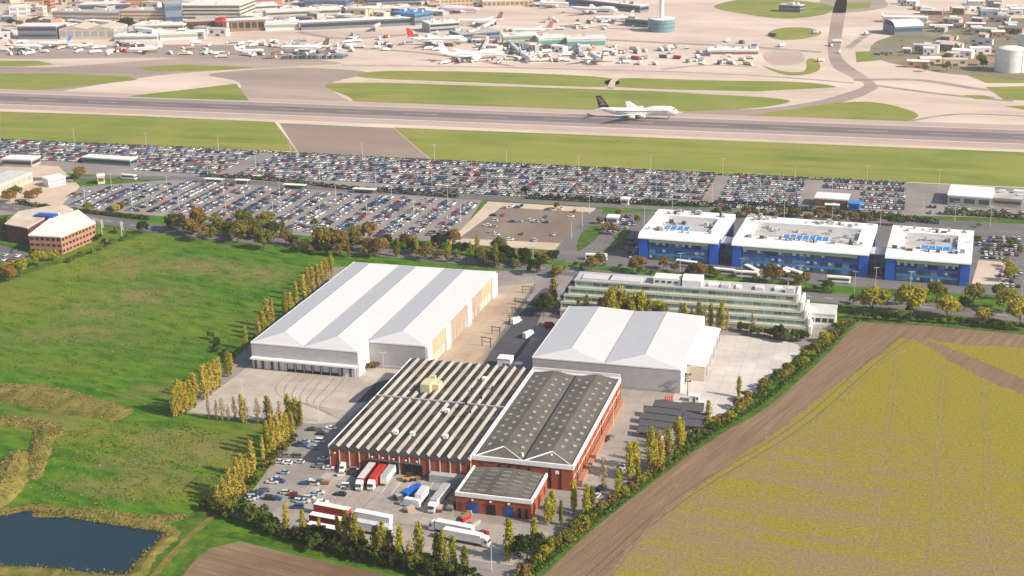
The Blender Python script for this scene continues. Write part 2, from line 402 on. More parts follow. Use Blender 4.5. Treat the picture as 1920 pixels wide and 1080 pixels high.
def flat(name, pts, z, m, parent=None):
    a = sum(pts[i][0] * pts[(i + 1) % len(pts)][1] - pts[(i + 1) % len(pts)][0] * pts[i][1] for i in range(len(pts)))
    if a < 0: pts = pts[::-1]
    o = MB().poly([(p[0], p[1], z) for p in pts]).build(name, m, parent)
    if parent is None: tag(o, kind='structure')
    return o
def sheet(name, px, z, m, curve=False, parent=None):
    w = [P(*q) for q in px]
    return flat(name, smooth_loop(w) if curve else w, z, m, parent)
def rect(name, x0, x1, y0, y1, z, m, parent=None):
    return flat(name, [(x0, y0), (x1, y0), (x1, y1), (x0, y1)], z, m, parent)
def ribbon_mb(mb, line, w, z, mi=0):
    line = [np.array(p, float) for p in line]; L, R = [], []
    for i, p in enumerate(line):
        d = line[min(i + 1, len(line) - 1)] - line[max(i - 1, 0)]; d /= max(1e-9, np.linalg.norm(d)); n = np.array([-d[1], d[0]])
        L.append(p + n * w / 2); R.append(p - n * w / 2)
    for i in range(len(line) - 1):
        mb.poly([(*R[i], z), (*R[i + 1], z), (*L[i + 1], z), (*L[i], z)], mi)
    return mb
def ribbon(name, line, w, z, m, parent=None):
    o = ribbon_mb(MB(), line, w, z).build(name, m, parent)
    if parent is None: tag(o, kind='structure')
    return o

rect('ground', -9000, 9000, -3000, 12000, -.6, 'land_mixed')
rect('land', -2200, 900, 200, 960, 0, 'meadow_grass')

# airfield: one broad concrete sheet, then grass, asphalt and runway on top
rect('airfield_pavement', -2600, 1400, 912, 2700, .0 + .02, 'apron_concrete')
AG = dict(
    a=[(0, 138), (120, 138), (240, 143), (258, 150), (180, 158), (90, 168), (0, 175)],
    b=[(250, 127), (340, 121), (480, 126), (410, 132), (290, 134)],
    d=[(0, 209), (250, 217), (515, 229), (535, 255), (556, 284), (0, 263)],
    e=[(738, 239), (1100, 253), (1500, 269), (1960, 287), (1960, 353), (1500, 332), (808, 299)],
    f=[(622, 156), (900, 160), (1140, 167), (1330, 177), (1440, 183), (1480, 191), (1400, 204), (1200, 211), (980, 209), (700, 198), (655, 182)],
    g=[(672, 139), (740, 133), (950, 136), (1140, 146), (1130, 163), (900, 155), (700, 147)],
    h=[(1160, 147), (1350, 151), (1500, 154), (1568, 163), (1510, 170), (1400, 171), (1158, 163)],
    i=[(1370, 222), (1480, 206), (1560, 194), (1625, 191), (1680, 199), (1722, 216), (1690, 230), (1630, 235), (1500, 229)],
    j=[(1440, 63), (1458, 54), (1490, 51), (1525, 54), (1540, 63), (1512, 72), (1470, 75), (1446, 71)],
    k=[(1428, 123), (1470, 134), (1508, 133), (1513, 112), (1530, 112), (1538, 128), (1515, 139), (1470, 140)],
    l=[(1338, 12), (1420, -4), (1550, 8), (1556, 22), (1530, 30), (1470, 35), (1400, 27)],
    o=[(1815, 142), (1960, 144), (1960, 156), (1850, 156)],
    p=[(1848, 163), (1960, 161), (1960, 190), (1882, 187)],
    q=[(1806, 178), (1845, 179), (1868, 184), (1828, 186)],
    r=[(1884, 199), (1960, 197), (1960, 214)],
    s=[(0, 114), (70, 114), (105, 121), (40, 125), (0, 124)],
    u=[(1604, 97), (1660, 95), (1780, 95), (1790, 100), (1690, 109), (1606, 117)])
ASPH = [
    [(-40, 128), (100, 126), (330, 110), (520, 108), (640, 118), (560, 124), (330, 138), (180, 160), (60, 178), (-40, 178)],
    [(390, 140), (470, 131), (560, 127), (650, 131), (690, 138), (618, 158), (660, 192), (700, 202), (470, 192), (448, 154)],
    [(1290, 208), (1420, 204), (1500, 195), (1560, 182), (1620, 160), (1590, 142), (1558, 120), (1553, 70), (1568, 0), (1588, 0), (1578, 70), (1580, 110), (1640, 155), (1638, 170), (1590, 189), (1520, 203), (1380, 219), (1290, 222)],
    [(1540, 0), (1640, -6), (1660, 14), (1560, 24)]]
for k, q in enumerate(ASPH): sheet('taxiway', q, .04, 'taxi_asphalt', True)
sheet('blast_pad', [(524, 231), (738, 240), (806, 299), (560, 287)], .04, 'sand_brown')
for q in AG.values(): sheet('airfield_grass', q, .06, 'airfield_grass', len(q) > 6 and q[0] not in ((738, 239), (0, 138)))
sheet('airfield_grass', [(1588, 5), (1632, 3), (1632, 15), (1588, 17)], .06, 'airfield_grass')
rect('runway_shoulder', -2600, 1400, 1026, 1112, .08, 'runway_shoulder')
for q in ([(235, 181), (443, 157), (467, 188.5), (360, 186)],): sheet('airfield_grass', q, .10, 'airfield_grass')
rw = rect('runway', -2600, 1400, 1046, 1092, .12, 'runway_asphalt')
rect('rubber_strip', -2600, 1400, 1059, 1079, .13, 'runway_rubber', rw)
rect('edge_line', -2600, 1400, 1043.0, 1044.2, .14, 'white_paint', rw)
rect('edge_line', -2600, 1400, 1094.0, 1094.8, .14, 'white_paint', rw)
mk = MB()
for x in range(-1600, 700, 60): mk.box(x, x + 30, 1068.85, 1069.25, .135, .15)
tag(mk.build('centre_dashes', 'white_paint', rw), kind='stuff')
sheet('service_road', [(690, 149.5), (1140, 164.5), (1400, 172.5), (1570, 164), (1590, 168), (1400, 177), (1140, 168.5), (680, 154)], .14, 'sandy_edge')
sheet('service_road', [(1138, 166), (1144, 152), (1152, 145), (1164, 146), (1154, 154), (1152, 166)], .14, 'sandy_edge')
sheet('construction_ground', [(1640, 80), (1700, 60), (1760, 40), (1960, 40), (1960, 140), (1800, 140), (1720, 128), (1640, 108)], .10, 'land_mixed', True)
for q in ([(1700, 88), (1790, 84), (1880, 92), (1860, 118), (1760, 116)], [(1740, 22), (1830, 28), (1850, 42), (1750, 40)]):
    sheet('construction_ground', q, .12, 'bare_earth', True)
sheet('apron_repair', [(1432, 100), (1495, 94), (1506, 116), (1450, 122)], .05, 'runway_shoulder', True)
for q in ([(0, 90), (420, 84), (640, 100), (560, 116), (300, 108), (0, 110)],): sheet('apron_stand', q, .05, 'taxi_asphalt', True)

# car parks and roads in the middle distance
rect('car_park_ground', -1500, 20, 824, 911, .02, 'car_park_tarmac')
rect('car_park_ground', 20, 500, 832, 911, .02, 'car_park_tarmac')
sheet('car_park_ground', [(-200, 420), (-200, 330), (130, 352), (370, 333), (640, 357), (905, 374), (855, 452), (640, 450), (480, 432), (330, 408), (150, 392)], .04, 'car_park_tarmac')
sheet('gravel_lot', [(915, 378), (1118, 390), (1050, 470), (840, 456)], .06, 'sandy_edge')
sheet('gravel_lot', [(940, 389), (1107, 398), (1052, 456), (860, 447)], .08, 'lot_gravel')
perim = smooth_line([(-1400, 770), (-700, 780), (-590, 800), (-488, 826), (-352, 820), (-185, 816), (-55, 818), (66, 820), (500, 824)])
ribbon('perimeter_road', perim, 9, .10, 'road_asphalt')
bath = smooth_line([(-1300, 812), (-700, 752), (-513, 728), (-437, 711), (-378, 702), (-250, 690), (-150, 679), (-43, 667), (8, 664), (60, 658), (500, 620)])
bath_road = ribbon('bath_road', bath, 15, .10, 'road_asphalt')
mk = MB()
for i in range(0, len(bath) - 1, 1):
    a, b = np.array(bath[i]), np.array(bath[i + 1]); L = np.linalg.norm(b - a); n = int(L / 8)
    for k in range(n):
        p, q = a + (b - a) * (k / n), a + (b - a) * ((k + .5) / n); ribbon_mb(mk, [p, q], .35, .12)
tag(mk.build('lane_marking', 'white_paint', bath_road), kind='stuff')
sheet('office_car_park', [(1110, 402), (1250, 395), (1420, 402), (1960, 428), (1960, 560), (1560, 535), (1060, 492), (1060, 462)], .05, 'road_asphalt')
sheet('office_forecourt', [(1835, 488), (1890, 492), (1888, 535), (1822, 532)], .07, 'sandy_edge')
sheet('slip_road', [(1108, 398), (1130, 398), (1100, 440), (1062, 486), (1035, 480), (1066, 440)], .07, 'road_asphalt', True)
for q in ([(1088, 440), (1110, 425), (1140, 425), (1120, 445), (1100, 462), (1082, 470)], [(1128, 470), (1160, 455), (1150, 445), (1172, 430), (1180, 440), (1160, 470)]):
    sheet('verge', q, .09, 'verge_grass', True)
sheet('verge', [(1650, 402), (1960, 412), (1960, 424), (1650, 412)], .09, 'verge_grass')
sheet('verge', [(1540, 560), (1960, 588), (1960, 622), (1600, 596)], .03, 'verge_grass')
sheet('left_depot_ground', [(-100, 300), (110, 312), (150, 350), (110, 390), (-100, 385)], .06, 'sandy_edge')
sheet('brick_office_car_park', [(-120, 430), (40, 470), (60, 480), (30, 505), (-120, 545)], .05, 'road_asphalt')
ribbon('track', smooth_line([P(0, 528), P(60, 505), P(130, 485), P(200, 458), P(270, 436)]), 7, .04, 'verge_grass')

# the industrial estate
sheet('estate_ground', [(628, 500), (332, 772), (560, 800), (470, 925), (420, 962), (560, 1012), (720, 1052), (905, 1092), (965, 1080), (1062, 1003), (1200, 896), (1330, 793), (1500, 662), (1560, 612), (1570, 590), (1030, 510)], .04, 'estate_tarmac')
sheet('loading_yard', [(470, 684), (352, 772), (440, 783), (590, 795), (650, 790), (770, 672), (690, 690)], .06, 'warm_yard')
sheet('access_ramp', [(655, 755), (662, 745), (690, 725), (728, 712), (712, 735), (690, 752)], .08, 'dark_asphalt', True)
sheet('side_yard', [(797, 672), (932, 538), (1002, 530), (905, 682), (780, 684)], .06, 'pink_yard')
sheet('estate_road', [(902, 690), (1006, 552), (1030, 548), (1010, 600), (992, 640), (950, 690)], .08, 'dark_asphalt', True)
sheet('side_yard', [(1080, 905), (1165, 730), (1275, 738), (1340, 792), (1250, 830), (1150, 900), (1090, 930)], .06, 'yard_concrete')
sheet('storage_yard', [(1262, 748), (1332, 640), (1380, 630), (1470, 640), (1500, 652), (1480, 680), (1350, 785)], .08, 'pale_yard', True)
sheet('lorry_yard', [(612, 886), (860, 905), (850, 970), (1000, 985), (1030, 1000), (960, 1060), (800, 1040), (560, 985), (500, 968)], .06, 'yard_concrete')

# the fields on the right and at the bottom
sheet('arable_field', [(1608, 601), (1960, 628), (1960, 1140), (968, 1140), (1000, 1083), (1203, 908), (1417, 774), (1556, 652)], .05, 'field_soil')
plain('tramline_soil', (.225, .175, .10), .95, .3, .15)
def ragged(px, amp, step, seed):
    r = random.Random(seed); w = [np.array(P(*q)) for q in px]; out = []
    for a, b in zip(w, w[1:] + w[:1]):
        n = max(1, int(np.linalg.norm(b - a) / step))
        for k in range(n): out.append(tuple(a + (b - a) * k / n + np.array([r.uniform(-amp, amp), r.uniform(-amp, amp)])))
    return out
crop = flat('crop', ragged([(1686, 634), (1660, 660), (1600, 700), (1540, 742), (1480, 792), (1390, 852), (1260, 950), (1170, 1030), (1120, 1140), (1990, 1140), (1990, 765), (1870, 722), (1790, 682), (1722, 640)], .9, 1.6, 4), .07, 'crop_rows')
tag(crop, kind='structure')
flat('crop', ragged([(1735, 637), (1820, 648), (1990, 655), (1990, 738), (1890, 700), (1800, 660)], .9, 1.6, 5), .07, 'crop_rows')
for k, (a, b) in enumerate((((1685, 660), (1622, 1100)), ((1771, 680), (1741, 1100)), ((1845, 715), (1859, 1100)), ((1600, 706), (1498, 1100)), ((1460, 830), (1375, 1100)), ((1935, 760), (1985, 1100)), ((1330, 910), (1255, 1100)))):
    A, B = np.array(P(*a)), np.array(P(*b)); n = np.array([-(B - A)[1], (B - A)[0]]); n /= np.linalg.norm(n)
    for s in (-1, 1):
        pts = [A + (B - A) * t + n * (s * 1.0 + .18 * math.sin(t * 17 + k)) for t in np.linspace(0, 1, 24)]
        ribbon('tramline', pts, .42, .09, 'tramline_soil', crop)
hl = [np.array(P(*q)) for q in ((1040, 1078), (1220, 922), (1440, 785), (1580, 665), (1650, 612))]
fieldobj = bpy.data.objects['arable_field']
plain('wheel_track', (.125, .085, .056), .95, .25, .3)
plain('wheel_track_pale', (.205, .15, .105), .95, .2, .3)
for off in (5, 6.9, 10, 11.9, 15.5, 17.4):
    pts = []
    for i, p in enumerate(hl):
        d = hl[min(i + 1, len(hl) - 1)] - hl[max(i - 1, 0)]; d /= np.linalg.norm(d); n = np.array([d[1], -d[0]])
        pts.append(p + n * (off * (.75 + .1 * i)))
    ribbon('wheel_track', smooth_line(pts, 8), .38, .095 + off * .002, rnd.choice(['wheel_track', 'wheel_track_pale']), fieldobj)
for a, b in (((1200, 1010), (1330, 850)), ((1150, 1080), (1290, 880)), ((1290, 880), (1480, 740))):
    ribbon('wheel_track', [P(*a), P(*b)], .5, .14 + a[0] * 1e-5, 'wheel_track_pale', fieldobj)
sheet('ploughed_field', [(300, 1140), (345, 1070), (395, 1028), (450, 1015), (560, 1042), (700, 1072), (860, 1105), (870, 1140)], .05, 'plough_soil')
vg = [P(*q) for q in ((990, 1100), (1100, 996), (1215, 906), (1330, 822), (1425, 768), (1500, 706), (1570, 640), (1606, 600))]
ribbon('field_verge', smooth_line(vg), 2.6, .11, 'verge_grass')
ribbon('field_verge', smooth_line([P(1606, 600), P(1750, 608), P(1920, 624), P(2000, 632)]), 6, .11, 'verge_grass')
ribbon('field_verge', smooth_line([P(330, 1085), P(380, 1020), P(430, 1002), P(560, 1030), P(740, 1068), P(880, 1100)]), 3.4, .11, 'verge_grass')
ribbon('field_track', smooth_line([P(250, 1090), P(330, 1010), P(395, 950), P(450, 925)]), 7, .09, 'verge_grass')
ribbon('field_track', smooth_line([P(275, 1095), P(350, 1012), P(405, 965)]), 2.6, .115, 'dry_grass')

# pond with a raised earthen bank
pond_px = [(-60, 975), (10, 965), (55, 958), (120, 968), (200, 981), (280, 993), (308, 1000), (296, 1018), (262, 1050), (236, 1078), (150, 1073), (90, 1066), (0, 1062), (-60, 1060)]
pl = smooth_loop([P(*q) for q in pond_px], 6)
flat('pond', pl, .10, 'pond_water')
def bank_ring(name, loop, inner, outer, h, m, seed):
    r = random.Random(seed); loop = [np.array(p) for p in loop]; n = len(loop); mb = MB(); rings = [[], [], [], []]
    ctr = sum(loop) / n
    for i, p in enumerate(loop):
        d = loop[(i + 1) % n] - loop[i - 1]; d /= np.linalg.norm(d); nn = np.array([d[1], -d[0]])
        if np.dot(nn, p - ctr) < 0: nn = -nn
        w = outer * (.8 + .5 * r.random()); hh = h * (.7 + .6 * r.random())
        for k, (o, z) in enumerate(((-inner, .06), (.6, hh * .6), (w * .45, hh), (w, .02))):
            q = p + nn * o; rings[k].append((q[0], q[1], z))
    for k in range(3):
        for i in range(n):
            j = (i + 1) % n; mb.poly([rings[k][i], rings[k][j], rings[k + 1][j], rings[k + 1][i]])
    return tag(mb.build(name, m, smooth=True), kind='structure')
bank_ring('pond_bank', pl, .5, 5, .6, 'dry_grass', 3)

def mound(name, line, w, h, m, seed):
    r = random.Random(seed); line = smooth_line(line, 8); mb = MB(); K = 9; rows = []
    for i, p in enumerate(line):
        a = np.array(line[max(0, i - 1)]); b = np.array(line[min(len(line) - 1, i + 1)]); d = (b - a) / np.linalg.norm(b - a); n = np.array([-d[1], d[0]])
        e = math.sin(math.pi * i / (len(line) - 1)) ** .5 if 0 < i < len(line) - 1 else 0
        row = []
        for k in range(K):
            t = -1 + 2 * k / (K - 1); q = np.array(p) + n * (t * w / 2 * (.35 + .65 * e) * (1 + .12 * r.uniform(-1, 1)))
            row.append((q[0], q[1], h * e * max(0, math.cos(t * math.pi / 2)) ** .8 * (1 + .18 * r.uniform(-1, 1)) + .0))
        rows.append(row)
    for i in range(len(rows) - 1):
        for k in range(K - 1): mb.poly([rows[i][k], rows[i][k + 1], rows[i + 1][k + 1], rows[i + 1][k]])
    rs = np.random.RandomState(seed); V = np.array(rows); i = rs.randint(1, V.shape[0] - 1, 1500); k = rs.randint(1, K - 1, 1500)
    pts = V[i, k] * .5 + V[i + rs.choice([-1, 1], 1500), k + rs.choice([-1, 0, 1], 1500)] * .5 + rs.normal(0, .25, (1500, 3)) * np.array([1, 1, .1])
    BANK_PTS.append(pts)
    return tag(mb.build(name, m, smooth=True), kind='structure')
BANK_PTS = []
mound('earth_bank', [P(-60, 732), P(40, 740), P(130, 757), P(238, 780)], 21, 3.6, 'dry_grass', 5)
mound('earth_bank', [P(-60, 790), P(20, 790), P(80, 800), P(120, 815)], 9, 1.5, 'dry_grass', 6)
mound('earth_bank', [P(-30, 960), P(8, 920), P(24, 880), P(36, 850)], 14, 4.0, 'dry_grass', 7)
mound('earth_bank', [P(62, 900), P(70, 860), P(82, 820), P(76, 800)], 9, 1.8, 'dry_grass', 8)
mound('earth_bank', [P(60, 965), P(160, 962), P(260, 975), P(350, 968)], 8, .9, 'dry_grass', 9)
ribbon('path', smooth_line([P(190, 732), P(260, 752), P(325, 782)]), 1.2, .08, 'dry_grass')

# rubber and tyre marks, painted bays
plain('tyre_mark', (.30, .25, .225), .9, .25, .05)
plain('yard_mark', (.27, .24, .205), .9, .3, .2)
ap = bpy.data.objects['airfield_pavement']
for k, ln in enumerate(([(640, 122), (800, 124), (1000, 128), (1300, 136), (1480, 146), (1600, 156)], [(660, 90), (800, 100), (960, 124)], [(1050, 70), (1200, 78), (1400, 88), (1540, 98)], [(1240, 130), (1330, 122), (1420, 126)], [(1640, 160), (1760, 176), (1900, 190)], [(1600, 150), (1720, 150), (1830, 166), (1960, 180)], [(1700, 228), (1800, 214), (1960, 220)], [(1590, 90), (1640, 60), (1700, 76)], [(560, 60), (640, 72), (760, 66)])):
    ribbon('tyre_mark', smooth_line([P(*q) for q in ln], 8), 5 + 3 * (k % 3), .031 + .002 * k, 'tyre_mark', ap)
ly = bpy.data.objects['lorry_yard']
for k in range(11):
    x0, y0 = -205 + 1.5 * k, 408 - 1.2 * k
    ribbon('tyre_mark', smooth_line([(-196 + 4.6 * k, 426), (-197 + 4.4 * k, 414), (-190 + 3.4 * k, 402 - k * .7), (-150 + 2 * k, 394 - k * .9)], 8), .55, .064 + .0015 * k, 'yard_mark', ly)
for k in range(9): rect('bay_line', -178 + 3.9 * k, -177.82 + 3.9 * k, 414, 428, .082, 'white_paint', ly)
wy = bpy.data.objects['loading_yard']
for k in range(7): ribbon('tyre_mark', smooth_line([(-250 + 4.2 * k, 512), (-250 + 4.4 * k, 498), (-240 + 3 * k, 486 - k), (-205, 478 - 1.5 * k)], 8), .6, .064 + .0015 * k, 'yard_mark', wy)
# ------------------------------------------------------------------ warehouses of the estate
def hipped_bay(parent, x0, x1, y0, y1, ze, rise, hip, m='roof_white', cap='pale_grey', over=.25):
    xm = (x0 + x1) / 2; a, b = y0 + hip, y1 - hip
    A, B, C, D = (x0, y0, ze), (x1, y0, ze), (x1, y1, ze), (x0, y1, ze); R0, R1 = (xm, a, ze + rise), (xm, b, ze + rise)
    for q in ((A, R0, R1, D), (B, C, R1, R0), (A, B, R0), (C, D, R1)):
        c = [Vector(p) for p in q]
        if (c[1] - c[0]).cross(c[2] - c[0]).z < 0: c = c[::-1]
        MB().poly([tuple(p) for p in c]).build('roof_slope', m, parent)
    rc = MB(); rc.tube((xm, a, ze + rise + .02), (xm, b, ze + rise + .02), .14, .14, 6); rc.build('ridge_cap', cap, parent)

def wall_open(parent, name, m, x0, x1, y, z0, z1, facing=-1, d=.12):
    """thin panel standing proud of a wall that faces -Y"""
    return box(name, m, parent, x0, x1, y - d if facing < 0 else y, y if facing < 0 else y + d, z0, z1)

# --- big white warehouse on the left
W = thing('warehouse', 'largest white warehouse with three-ridged roof and dock doors, beside the green meadow', 'warehouse', (-269.2, 515, 0))
ze = 12.0
MB().prism([(0, 0), (50.2, 0), (50.2, 13), (76.7, 13), (76.7, 121), (0, 121)], .0, ze - .02).build('wall', 'grey_cladding', W)
for x0, x1, y0 in ((0, 25.4, 0), (25.4, 50.2, 0), (50.2, 76.7, 13)): hipped_bay(W, x0, x1, y0, 121, ze + .02, 2.7, 9)
for x in (25.4, 50.2): box('valley_gutter', 'mid_grey', W, x - .3, x + .3, (.5 if x < 30 else 13.5), 120.6, ze + .03, ze + .16)
for q in ((-.15, 50.35, -.15, .15), (50.05, 50.35, .15, 12.85), (50.05, 76.85, 12.85, 13.15), (76.55, 76.85, 13.15, 121.15), (-.15, .15, .15, 121.15)):
    box('eaves_trim', 'white_paint', W, *q, ze - .5, ze + .12)
box('canopy', 'white_paint', W, .2, 50.0, -2.6, -.02, 4.9, 5.6)
box('dock_wall', 'pale_grey', W, .3, 49.9, -.35, -.02, 0.1, 4.85)
dx = [17.2 + 4.15 * k for k in range(6)]
for x in dx:
    d = wall_open(W, 'dock_door', 'pale_grey', x, x + 2.9, -.36, 1.1, 4.5)
    MB().box(x - .25, x + .02, -.62, -.37, 0.3, 4.6).box(x + 2.88, x + 3.15, -.62, -.37, .3, 4.6).box(x - .25, x + 3.15, -.70, -.37, 4.4, 4.75).build('shelter_frame', 'dark_grey', d)
    MB().box(x - .2, x + 3.1, -.75, -.37, .2, 1.2).build('bumper', 'black', d)
for x, w in ((1.2, 1.1), (4.6, 1.2), (9.0, 1.3), (12.5, .8), (42.2, 1.0), (46.2, 1.1)):
    wall_open(W, 'door', 'dark_grey', x, x + w, -.36, .15, 4.2)
for x in (3.0, 7.0, 11.0, 14.6, 44.4, 48.6):
    wall_open(W, 'pilaster', 'white_paint', x, x + .5, -.36, .12, 4.8)
xr = 76.7
segs = [(13.2, 19, 'white_cladding', 0), (19, 39, 'orange_panel', 1), (39, 45, 'white_cladding', 0), (45, 71, 'tan_panel', 1), (71, 77, 'white_cladding', 0), (77, 95, 'tan_panel', 1), (95, 112, 'orange_panel', 1), (112, 120.8, 'white_cladding', 0)]
for y0, y1, m, deep in segs:
    if not deep: box('pier', m, W, xr + .02, xr + 1.0, y0, y1, .1, ze - .55)
    else:
        pn = box('wall_panel', m, W, xr + .02, xr + .25, y0 + .05, y1 - .05, 4.6, ze - .9)
        n = int((y1 - y0) / 4.6)
        for k in range(n):
            y = y0 + .6 + k * (y1 - y0 - 1) / n
            box('shutter_door', 'cream_panel' if m != 'tan_panel' else 'tan_panel', W, xr + .02, xr + .2, y, y + 3.4, .15, 4.4)
box('step_wall', 'white_cladding', W, 50.22, 50.5, .3, 12.7, .1, ze - .55)
box('low_wall', 'steel', W, 50.8, 76, 12.4, 12.95, .1, 1.1)

# --- second white warehouse
B2 = thing('warehouse', 'white double-ridged warehouse standing behind the dark roofed brick hall', 'warehouse', (-144.6, 529, 0))
MB().box(0, 63.4, 0, 67.4, 0, 10.68).build('wall', 'grey_cladding', B2)
for x0, x1 in ((0, 31.6), (31.6, 63.4)): hipped_bay(B2, x0, x1, 0, 67.4, 10.72, 3.0, 6)
box('valley_gutter', 'mid_grey', B2, 31.2, 32.0, .3, 67.1, 10.74, 10.9)
for q in ((-.15, 63.55, -.15, .15), (63.25, 63.55, .15, 67.4), (-.15, .15, .15, 67.4)): box('eaves_trim', 'white_paint', B2, *q, 10.2, 10.8)
box('plinth', 'mid_grey', B2, .05, 63.3, -.12, -.02, .05, 1.0)
box('side_wall', 'white_cladding', B2, 63.42, 63.7, .1, 67.3, .1, 10.15)
cn = MB(); cn.poly([(63.7, 15, 7.4), (71.5, 15, 6.6), (71.5, 64, 6.6), (63.7, 64, 7.4)]); cn.poly([(63.7, 15, 7.2), (63.7, 64, 7.2), (71.5, 64, 6.4), (71.5, 15, 6.4)]); cn.box(71.4, 71.7, 15, 64, 6.2, 6.75)
cn.build('canopy', 'white_cladding', B2)
box('canopy_end_wall', 'cream_panel', B2, 63.8, 71.3, 15.05, 15.3, .1, 6.3)
for y in (22, 33, 44, 55, 63): MB().box(71.2, 71.5, y, y + .3, .05, 6.4).build('canopy_post', 'steel', B2)
box('door', 'dark_grey', B2, 63.72, 63.85, 9.5, 12.0, .1, 4.6)
box('door', 'dark_grey', B2, 63.72, 63.85, 13.2, 14.2, .1, 3.2)

# --- brick works with saw-tooth roof
S = thing('factory_building', 'long red brick factory with striped saw-tooth roof behind the lorry yard', 'factory', (-196.2, 430, 0))
SW, SD, eh, NT = 55.0, 90.0, 8.6, 14
MB().box(0, SW, 0, SD, 0, eh - .02).build('wall', 'brick_red', S)
tw = SW / NT
pane_mesh = MB().box(-1.32, 1.32, -2.25, 2.25, 0, .06).mesh('glazing_pane', 'glass_saw')
ang = math.atan2(.85, 2.95)
for k in range(NT):
    x = k * tw
    mb = MB(); A = (x, -.3, eh); Rg = (x + 2.95, -.3, eh + .85); Cc = (x + tw, -.3, eh)
    A2, R2, C2 = [(p[0], SD + .3, p[2]) for p in (A, Rg, Cc)]
    mb.poly([Rg, Cc, C2, R2]); mb.poly([A, Rg, R2, A2], 1); mb.poly([A, Cc, Rg], 1); mb.poly([A2, R2, C2], 1)
    t = mb.build('roof_tooth', ['roof_fibre', 'dark_grey'], S)
    rc = MB().box(x + 2.8, x + 3.1, -.4, SD + .4, eh + .84, eh + .98); rc.build('ridge_cap', 'roof_fibre', t)
    for j in range(18):
        if j == 9: continue
        o = link('glazing_pane', pane_mesh, t, (x + 1.42, 2.4 + j * 5.0, eh + .42 + .05)); o.rotation_euler = (0, -ang, 0)
    MB().poly([(x + .1, -.32, eh - 1.0), (x + tw - .1, -.32, eh - 1.0), (x + tw - .1, -.32, eh + .02), (x + 2.95, -.32, eh + .75), (x + .1, -.32, eh + .02)]).build('tooth_gable', 'dark_grey', t)  # zigzag shade under the teeth is put into this dark colour
for k in range(NT + 1): box('pilaster', 'pale_grey', S, max(0, k * tw - .16), min(SW, k * tw + .16), -.28, -.01, .05, eh - 1.05)
box('gutter_walkway', 'mid_grey', S, .5, SW - .5, 47.2, 48.0, eh + .55, eh + 1.0)
box('verge_trim', 'white_paint', S, -.35, .02, -.3, SD + .3, eh - .6, eh + .35)
box('verge_trim', 'white_paint', S, SW - .55, SW - .1, .6, SD - .4, eh + .2, eh + 1.5)
pr = box('plant_room', 'yellow_paint', S, 16.5, 20.5, 55, 62, eh + .2, eh + 4.0)
MB().box(20.6, 23.2, 58, 63, eh + .3, eh + 3.0).box(18.5, 20.4, 62.1, 64, eh + .3, eh + 4.8).build('plant_annex', 'yellow_paint', pr)
for x, y in ((21, 14.5), (27.5, 14.8), (40.5, 15.2), (38, 73), (33.5, 38)):
    MB().box(x - .8, x + .8, y - .8, y + .8, eh + .5, eh + 2.0).build('roof_vent', 'white_paint', S)
for k in range(9):   # small dark cowls
    x, y = rnd.uniform(36, 44), 36 + k * 3.6
    MB().tube((x, y, eh + .3), (x, y, eh + 1.6), .45, .45, 8).build('roof_cowl', 'black', S)
for x0, x1 in ((15.4, 18.6), (19.6, 22.8), (23.8, 27.0), (28.6, 31.9), (32.6, 36.4)):
    d = box('loading_door', 'black', S, x0, x1, -.3, -.02, .1, 4.9)
    box('dock_shelter', 'dark_grey', d, x0 - .3, x1 + .3, -1.1, -.31, 4.95, 5.4)
for x in (2.2, 17.0, 21.2, 25.4, 30.2, 34.5):
    MB().box(x - .3, x + .3, -.7, -.3, 5.9, 6.35).build('wall_lamp', 'white_paint', S)
box('lean_to', 'steel', S, 40, 53, -3.4, -.35, .1, 3.0)

# --- dark roofed hall
D = thing('factory_hall', 'tall brick hall with dark rooflit roof and white parapet beside the saw-tooth factory', 'factory', (-140.8, 431.6, 0))
DW, DD, dh = 37.0, 84.0, 9.4
MB().box(0.02, DW, 0, DD, 0, dh).build('wall', 'brick_red', D)
for q in ((-.2, DW + .3, -.3, .35), (-.2, .35, .35, DD + .1), (DW - .35, DW + .3, .35, DD + .1), (.35, DW - .35, DD - .5, DD + .1)):
    box('parapet', 'white_paint', D, *q, dh - .9, dh + .75)
MB().box(DW * .0, DW, DD + .12, DD + .6, dh - .2, dh + 2.2).build('rear_upstand', 'white_cladding', D)
rl_mesh = MB().box(-.62, .62, -.8, .8, 0, .22).mesh('rooflight', 'rooflight')
hw = (DW - .8) / 2
for b in range(2):
    x0 = .4 + b * hw; x1 = x0 + hw; xm = (x0 + x1) / 2; zb = dh + .2; rise = 1.5; hip = 7.5
    R0, R1 = (xm, hip, zb + rise), (xm, DD - .5, zb + rise); A, B_, C_, D_ = (x0, .4, zb), (x1, .4, zb), (x1, DD - .5, zb), (x0, DD - .5, zb)
    sl = []
    for q in ((A, R0, R1, D_), (B_, C_, R1, R0), (A, B_, R0)):
        c = [Vector(p) for p in q]
        if (c[1] - c[0]).cross(c[2] - c[0]).z < 0: c = c[::-1]
        sl.append(MB().poly([tuple(p) for p in c]).build('roof_slope', 'roof_felt', D))
    for e in (A, B_): MB().tube((e[0], e[1], e[2] + .1), (R0[0], R0[1], R0[2] + .1), .22, .22, 6).build('hip_cap', 'white_paint', D)
    slope = math.atan2(rise, hw / 2)
    for side in (-1, 1):
        for c_ in range(2):
            fx = .30 + .42 * c_
            for j in range(13):
                y = 10.5 + j * 5.6 + (2.6 if c_ else 0)
                if y > DD - 4: continue
                dxx = (hw / 2) * (1 - fx); o = link('rooflight', rl_mesh, sl[0 if side < 0 else 1], (xm + side * dxx, y, zb + rise * fx + .02)); o.rotation_euler = (0, side * slope, 0)
box('valley_gutter', 'black', D, .4 + hw - .3, .4 + hw + .3, .5, DD - .6, dh + .22, dh + .34)
